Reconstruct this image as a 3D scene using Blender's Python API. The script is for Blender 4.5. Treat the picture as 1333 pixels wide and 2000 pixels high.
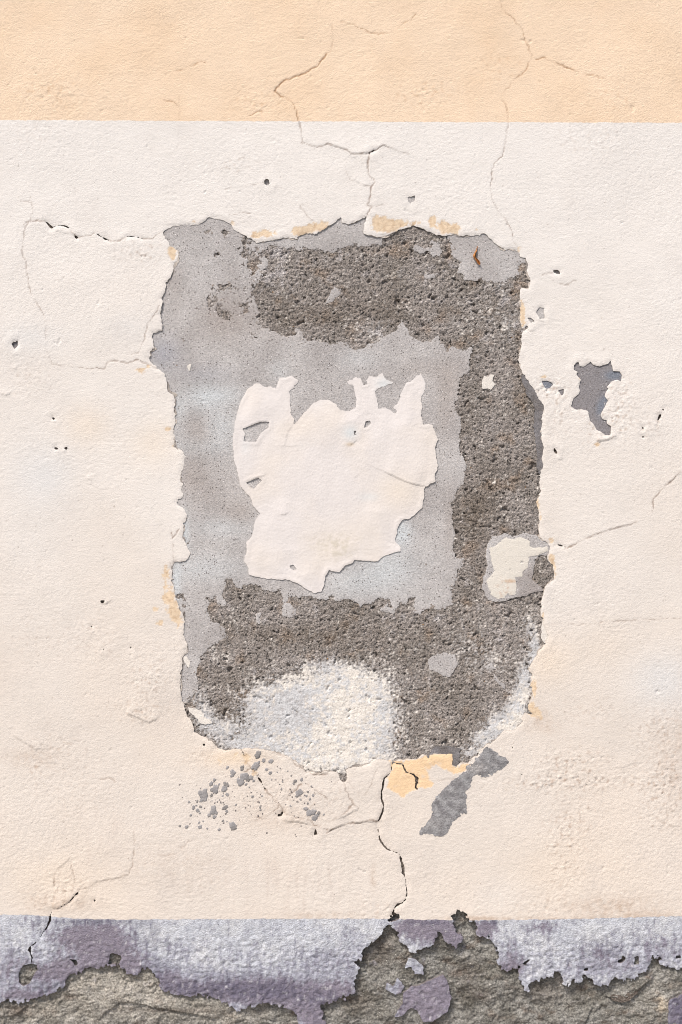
import bpy, math, random
import numpy as np
from mathutils import Vector

for o in list(bpy.data.objects):
    bpy.data.objects.remove(o, do_unlink=True)
SC = bpy.context.scene
R = math.radians

# ------------------------------------------------------------------ units
S = 0.00125                    # metres per wall unit (one unit = one traced grid step of 1.25 mm)
GY = 2110.0                    # wall unit row that meets the ground
def wx(x): return (x - 666.5) * S
def wz(y): return (GY - y) * S

# ------------------------------------------------------------------ camera
cam = bpy.data.cameras.new('camera')
camo = bpy.data.objects.new('camera', cam)
SC.collection.objects.link(camo)
CD = 3.5
camo.location = (0.0, -CD, wz(1000))
camo.rotation_euler = (R(90), 0, 0)
cam.sensor_fit = 'VERTICAL'
cam.sensor_height = 36
cam.lens = 36 * (CD - 0.004) / (2000 * S)
cam.clip_start = 0.05
cam.clip_end = 500
SC.camera = camo

# ------------------------------------------------------------------ sky, sun, exposure
SUN_TO = Vector((-0.46, -0.62, 1.12)).normalized()      # direction towards the sun
w = bpy.data.worlds.new("World"); SC.world = w; w.use_nodes = True
nt = w.node_tree; nt.nodes.clear()
sky = nt.nodes.new('ShaderNodeTexSky'); sky.sky_type = 'NISHITA'; sky.sun_disc = False
sky.sun_elevation = math.asin(SUN_TO.z)
sky.sun_rotation = math.atan2(SUN_TO.x, SUN_TO.y)
sky.air_density = 1.0; sky.dust_density = 3.0; sky.ozone_density = 0.6
bg = nt.nodes.new('ShaderNodeBackground'); bg.inputs['Strength'].default_value = 0.05
wo = nt.nodes.new('ShaderNodeOutputWorld')
nt.links.new(sky.outputs[0], bg.inputs['Color']); nt.links.new(bg.outputs[0], wo.inputs['Surface'])
sl = bpy.data.lights.new('sun', 'SUN'); sl.energy = 1.5; sl.angle = R(11); sl.color = (1.0, 0.955, 0.90)
so = bpy.data.objects.new('sun', sl); SC.collection.objects.link(so)
so.rotation_euler = (-SUN_TO).to_track_quat('-Z', 'Y').to_euler()
so.location = (-3, -5, 7)
SC.view_settings.view_transform = 'Standard'
try: SC.view_settings.look = 'None'
except Exception: pass
SC.view_settings.gamma = 1
SC.view_settings.use_curve_mapping = False
SC.view_settings.exposure = 1.48
try: SC.cycles.filter_width = 1.0
except Exception: pass

# ------------------------------------------------------------------ noise
_rng = np.random.RandomState(7)
_TA = _rng.rand(512, 512).astype(np.float32) * 2 * np.pi
_GX = np.cos(_TA); _GYt = np.sin(_TA)
_TV = _rng.rand(4, 512, 512).astype(np.float32)

def pn(X, Y, wl, seed=0, sy=1.0):
    """gradient noise, about -1..1, wavelength wl (in wall units)"""
    x = X / wl + seed * 37.17; y = Y / (wl * sy) + seed * 91.73
    xi = np.floor(x); yi = np.floor(y)
    fx = (x - xi).astype(np.float32); fy = (y - yi).astype(np.float32)
    a = xi.astype(np.int64) & 511; b = yi.astype(np.int64) & 511
    a1 = (a + 1) & 511; b1 = (b + 1) & 511
    def g(bb, aa, dx, dy): return _GX[bb, aa] * dx + _GYt[bb, aa] * dy
    u = fx * fx * fx * (fx * (fx * 6 - 15) + 10); v = fy * fy * fy * (fy * (fy * 6 - 15) + 10)
    n0 = g(b, a, fx, fy); n1 = g(b, a1, fx - 1, fy)
    n2 = g(b1, a, fx, fy - 1); n3 = g(b1, a1, fx - 1, fy - 1)
    n0 = n0 + (n1 - n0) * u; n2 = n2 + (n3 - n2) * u
    return (n0 + (n2 - n0) * v) * 1.5

def fbm(X, Y, wl, oct=3, seed=0, sy=1.0, gain=0.5):
    t = 0; a = 1.0; s = 0
    for k in range(oct):
        t = t + a * pn(X, Y, wl / 2 ** k, seed + k * 3, sy); s += a; a *= gain
    return t / s * 1.25

def pits(X, Y, cell, seed, rmin, rmax, prob, jag=0.25):
    """random round pits: returns 0..1 depth profile"""
    jx = X + pn(X, Y, cell * .35, seed + 5) * cell * jag; jy = Y + pn(X, Y, cell * .35, seed + 6) * cell * jag
    gx = np.floor(jx / cell).astype(np.int64); gy = np.floor(jy / cell).astype(np.int64)
    out = np.zeros(np.broadcast(X, Y).shape, np.float32)
    for dx in (-1, 0, 1):
        for dy in (-1, 0, 1):
            cx = gx + dx; cy = gy + dy
            ia = (cx + seed * 17) & 511; ib = (cy + seed * 53) & 511
            px = (cx + .15 + .7 * _TV[0, ib, ia]) * cell; py = (cy + .15 + .7 * _TV[1, ib, ia]) * cell
            r = rmin + (rmax - rmin) * _TV[2, ib, ia] ** 3.5
            ok = _TV[3, ib, ia] < prob
            d = np.sqrt((jx - px) ** 2 + (jy - py) ** 2)
            out = np.maximum(out, np.where(ok, np.clip(1.7 * (1 - (d / r) ** 2), 0, 1), 0))
    return out

def sst(a, b, x):
    t = np.clip((x - a) / (b - a), 0, 1); return t * t * (3 - 2 * t)

class Grid:
    def __init__(g, xs, ys):
        g.xs = np.asarray(xs, np.float32); g.ys = np.asarray(ys, np.float32)
        g.X, g.Y = np.meshgrid(g.xs, g.ys)
        g.shape = g.X.shape

def box(x0, y0, x1, y1, st): return Grid(np.arange(x0, x1 + st, st), np.arange(y0, y1 + st, st))

def grow(start, stop, st, k=1.06, mx=42):
    out = [start]; s = st; sg = 1 if stop > start else -1
    while (stop - out[-1]) * sg > 0:
        s = min(s * k, mx); out.append(out[-1] + sg * s)
    out[-1] = stop
    return out

def seg_dist(g, pts, closed, margin):
    """distance (clamped to margin), signed side and along-parameter of the nearest segment"""
    D = np.full(g.shape, margin, np.float32); SD = np.ones(g.shape, np.float32); T = np.zeros(g.shape, np.float32)
    n = len(pts); m = n if closed else n - 1
    for i in range(m):
        ax, ay = pts[i][:2]; bx, by = pts[(i + 1) % n][:2]
        i0 = np.searchsorted(g.xs, min(ax, bx) - margin); i1 = np.searchsorted(g.xs, max(ax, bx) + margin)
        j0 = np.searchsorted(g.ys, min(ay, by) - margin); j1 = np.searchsorted(g.ys, max(ay, by) + margin)
        if i0 >= i1 or j0 >= j1: continue
        X = g.X[j0:j1, i0:i1] - ax; Y = g.Y[j0:j1, i0:i1] - ay
        dx = bx - ax; dy = by - ay; L2 = dx * dx + dy * dy + 1e-9
        t = np.clip((X * dx + Y * dy) / L2, 0, 1)
        d = np.sqrt((X - t * dx) ** 2 + (Y - t * dy) ** 2)
        sub = D[j0:j1, i0:i1]; k = d < sub
        sub[k] = d[k]
        SD[j0:j1, i0:i1][k] = np.sign(X * dy - Y * dx + 1e-9)[k]
        T[j0:j1, i0:i1][k] = (i + t)[k]
    return D, SD, T

def poly_sdf(g, pts, margin=40.0):
    """signed distance, positive inside"""
    D, _, _ = seg_dist(g, pts, True, margin)
    ins = np.zeros(g.shape, bool); n = len(pts)
    for i in range(n):
        ax, ay = pts[i]; bx, by = pts[(i + 1) % n]
        if ay == by: continue
        rows = np.where((g.ys > min(ay, by)) & (g.ys <= max(ay, by)))[0]
        for j in rows:
            xc = ax + (g.ys[j] - ay) / (by - ay) * (bx - ax)
            ins[j, :np.searchsorted(g.xs, xc)] ^= True
    return np.where(ins, D, -D)

def gauss(g, lst):
    t = np.zeros(g.shape, np.float32)
    for (x, y, rx, ry, v) in lst:
        i0 = np.searchsorted(g.xs, x - 3 * rx); i1 = np.searchsorted(g.xs, x + 3 * rx)
        j0 = np.searchsorted(g.ys, y - 3 * ry); j1 = np.searchsorted(g.ys, y + 3 * ry)
        if i0 >= i1 or j0 >= j1: continue
        t[j0:j1, i0:i1] += v * np.exp(-((g.X[j0:j1, i0:i1] - x) / rx) ** 2 - ((g.Y[j0:j1, i0:i1] - y) / ry) ** 2)
    return t

def srgb(r, g, b):
    def f(c):
        c /= 255.0
        return c / 12.92 if c <= 0.04045 else ((c + 0.055) / 1.055) ** 2.4
    return np.array([f(r), f(g), f(b)], np.float32)

def mix(A, B, m):
    return A + (B - A) * np.clip(m, 0, 1)[..., None]

# ------------------------------------------------------------------ traced outlines (wall units)
HOLE = [(320,454),(322,465),(334,481),(347.5,489),(348.6,499),(347.5,508),(339.6,517),(337,535),(326,551),(323,566.5),(318,580),(317,596),
(314,611.5),(315,625),(317,645),(300,651),(297,659),(299,668),(302.5,680),(292,685),(293.5,705),(302.5,714),(320.5,728),(326,747.5),
(328,765.5),(341,773.4),(342,786),(339.6,799),(342,815),(344,826),(336,838.7),(339,842),(341,858),(344,871),(354,880),(362,891.6),
(360,909.6),(354,927.6),(352,939),(357.7,948),(354,956),(357.7,963.6),(357.7,971),(349,975),(345,982.5),(354,989),(368,1006),(366.7,1013),
(359,1021),(359,1034),(356.5,1050),(364.4,1061),(371,1079),(368,1093),(363,1096),(345,1097),(339.6,1104),(336,1115),(336,1131),
(339.6,1151),(344,1167),(350,1187),(357.7,1198.6),(361,1214),(357.7,1230),(359,1241),(366,1255),(366.7,1262.5),(363,1277),(355.4,1285),
(357.7,1298.5),(352,1316.5),(353,1337),(353,1350),(357.7,1366),(361,1386),(368,1402),(377,1415.6),(380,1430),(397,1440),(417,1450),
(428.6,1463),(437.6,1466),(458,1464),(471,1462),(505,1462),(523,1465),(548,1472),(570,1482),(576,1485),(590,1498),(600.5,1508),(621,1510),
(634,1505.6),(659,1508),(667,1525),(673,1528),(679,1521),(677,1505),(681.5,1500),(711,1495.5),(735.6,1483),(762.6,1485),(789.6,1484),
(814,1482),(826,1473),(833,1475),(839,1482),(841,1476),(854,1473),(885,1473),(884,1494),(890,1500),(896.5,1491),(914.5,1490),(932.5,1474),
(937,1467),(948,1458),(968.5,1445),(984,1428),(1009,1424.6),(1018,1411),(1026,1391),(1043,1397.5),(1031.6,1384),(1035,1370.5),
(1038,1366),(1042,1350),(1036,1339),(1039.5,1316.5),(1035,1312),(1034,1305),(1038,1296),(1047,1283),(1054,1271.5),(1065,1258),(1072,1243),
(1065,1225.6),(1060,1207.6),(1056,1192),(1057.5,1174),(1062,1160),(1064,1147),(1081,1133),(1083,1117.6),(1079,1104),(1070,1093),
(1073,1077),(1075.5,1068),(1067.6,1059),(1055,1049),(1055,1030),(1052,998),(1047,980),(1055,969),(1056,934),(1059.7,905),(1062,878),
(1057.5,851),(1058.6,819.5),(1063,795),(1054,777),(1045,763),(1034,747.5),(1027,734),(1020,729.5),(1014.7,709),(1014.7,699),
(1019,674.6),(1021.5,647.6),(1017,625),(1016,593.6),(1017,562),(1031.6,564),(1038,547.5),(1029,530.5),(1032.7,517),(1027,503.5),
(1016,501),(1011,491),(998,485.5),(986.5,486.7),(973,481),(957,465),(948,456),(942.7,455),(937,459.6),(917,459.6),(905.5,460),(890,457),
(872,461),(854,459.6),(846,454),(825.6,447),(810,440.5),(796,443),(778,449.5),(758,459.6),(735.6,464),(709.7,456),(711,443),
(717.5,423.6),(715,422.5),(704,429),(684,438),(668,435),(666,425),(659,429),(645.5,440.5),(625,452),(616,457),(594,457),(580,465),
(560,465),(554.6,464),(532,470),(503,474),(482.6,462),(462,452),(451,439),(433,428),(408,423.6),(401.5,431.5),(386,440.5),(370,438),
(341,440.5),(323,448)]
ROUGH_TOP = [(505,594),(492,576),(500,560),(505,544),(518.6,526),(527.6,508),(505,494.5),(518.6,485.5),(534,479),(573.5,488),(616,485.5),
(650,494.5),(666,483),(686,479),(717.5,481),(747,476.5),(747,467.5),(760,440),(860,420),(876,463),(883,483),(881,497),(899,512.5),
(894,526),(905.5,535),(903,551),(919,546),(928,549.7),(939,544),(964,551),(982,549.7),(991,548.5),(1000,544),(1013.5,535),(1016,515),(1100,500),
(1100,1330),(1040,1600),(340,1600),(340,1400),(388,1346),(385,1316.5),(392.5,1285),(415,1257),(446.6,1246),(437.5,1230),(428.5,1216.6),
(415,1214),(406,1194),(408,1169),(419.5,1165),(424,1176),(435,1185),(442,1180.6),(431,1165),(438.7,1147),(441,1132),(453,1131),
(462,1147),(470,1151),(482.6,1140),(503,1141),(512,1149),(527.6,1153.6),(548,1153.6),(552,1165),(552,1203),(561,1208.7),(579,1201),(575,1187),
(562,1176),(563.6,1167),(573.5,1163.7),(585,1167),(605,1163.7),(623,1171.6),(641,1169),(653.4,1162.5),(657,1178),(668,1171.6),(686,1171.6),
(704,1183),(731,1185),(733,1181),(727,1168),(740,1170),(768,1173),(766,1186),(749,1184),(744.6,1194),(769,1198.6),(780.6,1177),(796,1180.6),(798.6,1169),
(812,1167),(807.6,1194),(819,1199.7),(838,1185),(854,1192),(869.5,1187),(885,1180.6),(884,1147),(892,1131),(892,1117.6),(904.4,1106),
(905.5,1090.5),(892,1088),(884,1072.5),(890,1050),(884,1018.5),(884,982.5),(893,960),(904.4,945.6),(911,909.6),(899,882.6),(900,837.6),
(899,815),(887.5,797),(899,777),(896.5,756.5),(899,738.5),(919,725),(917,702),(926,674.6),(905.5,683.6),(885,677),(872,688),(863,665.6),
(852,650),(848,665.6),(823,668),(803,656.6),(796,641),(784,625),(776,645),(751,656.6),(722,672),(699.5,682.5),(688,682.5),(677,668),
(663.5,665.6),(645.5,673.5),(623,668),(615,659),(600.5,668),(589,661),(594,647.6),(578,638.6),(576,654),(560,656.6),(550,654),(527.6,643),
(505,629.6),(502,612)]
ISLES = [[(798,474),(806,478),(811,488),(822,494),(836,492),(846,500),(859,501),(862,486),(850,470),(846,462),(838,470),(842,480),(832,486),(820,478)],
[(648,560),(668,563),(664,575),(654,585),(640,592),(627.5,600),(640,586),(646,572)],
[(826,534),(838,536),(856,532),(850,542),(834,545)],
[(836,1288),(848,1280),(870,1276),(890,1280),(895,1296),(888,1308),(880,1322),(866,1320),(852,1312),(838,1308)],
[(948,1303),(962,1292),(970,1308),(960,1306)],[(966,1318),(975,1330),(986,1336),(988,1346),(978,1340),(966,1328)],
[(500,1200),(510,1196),(507,1212),(508,1220),(501,1214)]]
STRIP_R = [(1019,736),(1023.7,754),(1031.6,774.5),(1041.7,788),(1045,801.6),(1043,819.6),(1043,842),(1047,860),(1048.5,889),(1048.5,912),
(1053,925),(1070,930),(1075,860),(1075,790),(1060,760),(1040,735),(1028,722)]
STRIP_B = [(836,1474),(851.5,1458),(878.5,1457),(899,1462),(898,1487.6),(890,1503),(880,1500),(880,1480),(850,1480),(836,1486),(828,1480)]
PATCH = [(482.6,756.5),(494,745),(505,741),(518.6,744),(532,756.5),(540,759),(545.6,737),(559,737),(570,734),(582.5,743),(573.5,756.5),
(565.6,765.5),(568,806),(574.6,819.5),(573.5,830),(582.5,822),(594,806),(612,788),(625,781),(643,781),(657,790),(664.6,801.5),
(681.5,802.6),(695,797),(696,777),(690.5,750),(681.5,752),(676,738.5),(693,735),(704,738.5),(711,752),(717.5,750),(716,743),(722,734),
(735.6,736),(747,729.5),(756,741),(769,747.5),(740,757.6),(733,765.5),(738,786),(739,799),(751,795),(765,801.5),(771,809),(776,803),(767,795),
(776,788),(785,765.5),(794,747.5),(803,745),(814,734),(823,728),(831,738.5),(831,759),(821,781),(825.6,797),(823,815),(825.6,828.5),
(846,829.6),(849,842),(856,858),(850,873.6),(852.6,896),(855,916),(849,927.6),(852.6,941),(830,950),(828,979),(829,960),(825.6,991.5),
(812,1003),(801,1012),(785,1016),(778,1027.5),(771.6,1057),(783,1068),(783,1077),(762.6,1081.5),(747,1088),(738,1097),(693,1093),
(688,1100.7),(675,1104),(663.5,1117.6),(643,1114),(635,1126.6),(633,1144.6),(627.5,1156),(616,1158),(598,1151),(582.5,1140),(561,1132),
(534,1132),(505,1127.7),(486,1122),(485,1108.6),(476,1095),(482.6,1077),(481.5,1061),(491.6,1048),(500.6,1014),(508.5,1003),(496,989),
(489,971),(471,950),(464.6,923),(456.7,894),(455.6,855.5),(460,824),(467,792.5)]
PATCH_HOLES = [[(473.6,837.6),(509.6,824),(526.5,824),(524,835),(509.6,846.6),(499.5,863.5),(476,862),(479,846.6)],
[(480,943),(505,933),(511,939),(496,954.6)],[(714,823),(724,821),(725.5,827),(718,833),(712,835)],[(566,1105),(573,1103),(579,1111),(576,1114),(568,1110)],
[(691,841),(697,842),(694,847),(699,850),(692,849)]]
SIDE_SKIM = [(942.7,1151),(945,1126.6),(953,1106),(949.5,1088),(953,1063.5),(962,1048),(991,1043),(1000,1048),(1013.5,1045.5),(1026,1040),
(1045,1045.5),(1056,1050),(1076,1060),(1082,1075),(1074,1086),(1058.6,1084),(1047,1090.5),(1043,1106),(1040.6,1131),(1054,1144.6),
(1063,1153.6),(1040.6,1158),(1022.6,1165),(1007,1167),(986.6,1174),(966,1176),(953,1171.6),(950.6,1165)]
SIDE_CREAM = [(989,1049),(1000,1053.5),(1018,1049),(1036,1057),(1034,1066),(1043,1070),(1070,1068),(1072,1075),(1052,1084),(1032.7,1088),
(1032.7,1108.6),(1020,1115),(1020,1125.5),(1007,1128),(1010,1160),(1000,1163.7),(992,1160),(986.6,1169),(975,1170.5),(959.6,1160),
(955,1149),(950.6,1135.6),(966,1115),(959.6,1095),(957,1070),(968.6,1066),(977.6,1057)]
CHIPS = [[(358,1281),(366,1284),(371,1293),(371,1306),(366,1303),(360,1292)],
[(368,1382),(382,1384),(398,1392),(400,1401),(408,1405),(414,1412),(405,1415),(392,1414),(380,1400),(370,1391)],
[(366,716),(372,711),(373,724),(369,724)],[(946,734),(953,736),(960,731),(966,732),(962,744),(968,750),(959.6,761),(950,758),(941.6,759),(942.7,743)],
[(1062,1208),(1070,1228),(1076,1244),(1066,1258),(1058,1250),(1058,1225)]]
BIG_R = [(1121.6,715),(1125,708.7),(1130.6,707),(1132.5,715),(1139.6,717),(1147,713),(1154,707),(1159.5,713),(1172,716),(1188,711),
(1193,706),(1194,711),(1199,717),(1198,725),(1210,726),(1215,732),(1214,745.6),(1206,741),(1193.7,745.6),(1185.5,756.4),(1191,756),
(1183.7,767),(1181,774.4),(1187,781.6),(1183.7,789),(1178,799.6),(1173,810.4),(1176.5,818.5),(1185.5,820),(1185.5,828.4),(1195.5,834),
(1192,850),(1183,850),(1172,842),(1165,839),(1163,832),(1154,821),(1148.6,801.4),(1136,798.7),(1125,799.6),(1116,794),(1120.7,778),
(1130.6,771),(1134,762),(1131.5,756.4),(1136,742),(1127,731),(1129,726),(1122.5,722)]
SMALL = [[(1059.5,744.7),(1069,744),(1084,750),(1075,758),(1066.7,759)],[(1092,763),(1097,761),(1102,760),(1101,770),(1097,772)],
[(797,383),(803,385),(811,383),(810,393),(804,395),(802,400),(798,393)],[(517,351),(521,349),(526,352),(527,360),(522,363),(517,359)],
[(23,671.7),(27,666),(30,668),(34.5,665),(35,674),(28.6,682)],[(1081,528),(1088,526),(1094.6,529.5),(1093.5,535),(1082,533)],
[(1055,600),(1063,601),(1064,621.7),(1055,621.7),(1047,609)],[(1031,620),(1038,621),(1044,628),(1037,630)],[(1022.6,643),(1030,635),(1032,640),(1024,646)]]
DEEP = [[(1083,875),(1087,880),(1089,886),(1085,885),(1082,880)],[(103,815),(107,817),(106,820),(102,818)],[(146,459),(153,463),(150,466),(146,463)],
[(106,874),(111,874),(114,877),(108,878)],[(126,874),(132,873),(131,878),(127,877)],[(197,1173),(205,1173),(202,1178),(197,1177)],
[(1288,810),(1292,809),(1291,814),(1287,820),(1284,822)],[(1294,799),(1297,799),(1296,802)],[(1255,834),(1258,835),(1256,839)],[(1254,852),(1259,853),(1256,855)],
[(92,434),(99,440),(103,446),(98,445)],[(254,1263),(257,1264),(256,1267)],[(201,1267),(204,1267),(203,1270)],[(177,1223),(180,1223),(179,1226)],
[(397,1453),(401,1453),(400,1457),(397,1456)],[(1000,1459),(1002,1459),(1001,1462)],[(616,1619),(618,1622),(620,1630),(614,1631)],[(1018,1512),(1021,1512),(1020,1515)],
[(183,1757),(187,1758),(185,1762)],[(652,1747),(654,1747),(653,1749)],[(543,1591),(549,1590),(551,1585),(554,1587),(550,1594),(544,1595)]]
STONE = [(-60,1965),(0,1956),(20,1952.7),(34,1959.5),(67.5,1949),(101,1939),(128,1922),(135,1907),(158.7,1898.7),(169,1892),(196,1892),(206,1885),
(236,1887),(250,1902),(266.7,1905),(280,1893.6),(297,1893.6),(310.6,1915.6),(317,1934),(358,1946),(388,1942.6),(422,1949),(449,1964.5),
(463.6,1973),(501,1963),(521,1959.5),(565,1969.6),(583,1986.5),(580,2016),(600,2030),(640,2014),(632,1990),(625.7,1966),(656,1956),(693,1939),(695,1909),(703,1892),
(693,1880),(706.7,1868),(710,1851.4),(727,1841),(744,1824.4),(757,1807.5),(763,1796),(764,1790.6),(769,1782),(777.6,1787),(769,1800),
(764,1811),(777.6,1821),(781,1841),(794.5,1851),(808,1861.5),(838,1850),(858.6,1821),(872,1841),(889,1850),(903,1838),(900,1824),
(886,1815),(885,1800),(886,1787),(893,1781),(900,1779),(913,1784),(918.5,1799),(930,1804),(932,1828),(960.6,1833),(971,1851),(974,1882),(987.6,1897),
(1004.5,1895),(1013,1887),(1013,1909),(1025,1934),(1033,1934),(1036.6,1919),(1065,1909),(1079,1909),(1082,1893.6),(1096,1902),
(1104,1925.7),(1120,1921),(1139.6,1919),(1141,1907),(1155,1916),(1173,1929),(1203.7,1910.5),(1237.5,1915.6),(1254,1898.7),(1264.5,1897),(1274.6,1868),
(1288,1868),(1298,1888.5),(1315,1892),(1332,1892),(1400,1900),(1700,1930),(2400,1900),(3900,1960),(3900,2400),(-2600,2400),(-2600,1900),(-1500,1960),(-700,1905),(-300,1950)]
LAV_HOLES = [[(37,1900),(46,1885),(60,1882),(72,1884),(74,1894),(66,1904),(58,1922),(44,1926),(37,1918)],
[(135,1873),(140,1874),(150,1875),(152,1886),(146,1888),(141,1880)],[(214,1865),(220,1862),(236,1866),(238,1872),(232,1884),(210,1884),(214,1874)],
[(1207,1874),(1214,1873),(1217,1867),(1223,1869),(1221,1876),(1212,1882),(1207,1880)],[(1239,1869),(1248,1868),(1249,1884),(1238,1884),(1240,1876)],
[(1320,1867),(1328,1866),(1332,1871),(1322,1873)],[(1139,1893),(1148,1891),(1150,1895),(1141,1898)],[(1018,1883),(1030,1876),(1036,1874),(1028,1884),(1034,1888)],
[(1118,1893+20),(1124,1913),(1122,1922),(1115,1924)]]
LAV_ISLES = [[(798,1870),(812,1874),(820,1882),(825,1885),(828,1905.4),(812,1903),(804,1890),(792,1892)],
[(752,1932),(756,1922),(770,1926),(776,1912),(786,1918),(790,1928),(784,1940),(771,1942.6)],
[(771,1986.5),(780,1970),(788,1959.5),(788,1939),(805,1928),(821.5,1925.7),(845,1914),(866,1905),(872,1912),(878,1930),(882,1949),(875.5,1976),
(860,1988),(845,1996.6),(828,1998),(815,1973),(802,1970),(784,1986.5)],
[(1305,2010),(1306,1975),(1308,1953),(1320,1950),(1332,1943),(1420,1930),(1450,2010),(1400,2050),(1330,2040)]]
SMEAR = [(951,1460),(962,1463),(979,1475.6),(990,1483),(996,1487),(990.6,1495),(985,1499),(968,1508),(948,1518),(931,1514),(923.6,1517),(919,1534),(909,1545.5),
(912,1554),(911,1585),(894,1597),(882,1611),(874,1625),(862,1634),(845,1629.6),(822,1629.6),(821,1619.6),(839.5,1599.6),(845,1585),
(844,1571),(854,1554),(868,1540),(888,1522.7),(905,1508),(911,1497),(928,1488.5),(936.5,1471)]
ORANGE_PIECE = [(762,1487),(790,1487),(816,1483),(830,1477),(856,1472),(886,1472),(886,1495),(896,1497),(905,1490),(920,1494),(905,1508),(888,1512),(862,1500),(852,1492),
(843,1505),(846,1520),(846,1537),(822,1539),(806,1544),(786,1557),(768,1547),(757,1538),(758,1520),(766,1505)]

# cracks: (points with half widths, colour-depth)
CRACKS = [
 [(768,1488,1),(764,1508,.7),(751,1520,1.6),(749,1530,2.2),(746,1545,1),(745.5,1560,1.8),(750,1572,1.3),(748,1585,1.6),(742,1600,1.6),(738,1605,.9),(739.5,1627,.8),
  (742.5,1640,2.0),(750,1652,1.9),(757.5,1660,.8),(779,1667,.7),(783,1675,1.8),(786.5,1690,2.6),(788,1705,3.2),(791,1712,.9),(793.5,1720,.8),
  (795,1738,1.1),(793.5,1756,.9),(785,1765,.8),(777,1767,2.4),(771,1774,1.1),(769,1782,1.6)],
 [(768,1489,1.5),(776,1492,1.2),(786,1492,1.2),(790,1500,1.5),(793,1508,1.0),(808,1513,1.6),(815,1520,3),(814,1530,2.4),(812,1538,1.4),(815,1541,1.5)],
 [(471,1462,.8),(478,1478,.9)],[(500,1510,.7),(504,1518,1.4),(510,1526,1.9),(514,1534,1.1),(519,1542,.6)],
 [(155,1740,1.2),(150,1747,1.4),(135,1762,.8),(118,1772,.6),(104,1777,.8),(98,1787,1.2),(98,1797,2.6),(93,1810,1.6),(84,1822,.9),(72,1839,.8),(60,1848,1.4),
  (58,1855,3.0),(60,1862,1.0),(63,1870,1.6),(62,1880,1)],
 [(715,300,.8),(722,299,1.4),(733,293,.8)],
 [(88,432,.8),(97,440,1.6),(103,444,1.0),(112,441,.7),(128,441,1.2),(136,446,.7)],[(184,456,.6),(192,458,.8),(205,466,1.3),(213,469,.7)],
 [(248,462,.6),(262,462,.9),(280,467,.6)],
 [(1085,1066,.6),(1092,1064,1.0),(1100,1067,1.0),(1107,1069,.5)],
 [(1255,1905,2.5),(1248,1928,2.2),(1240,1938,2.5),(1228,1951,1.4),(1218,1954,1.4),(1201,1951,1.2)],
]
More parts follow.
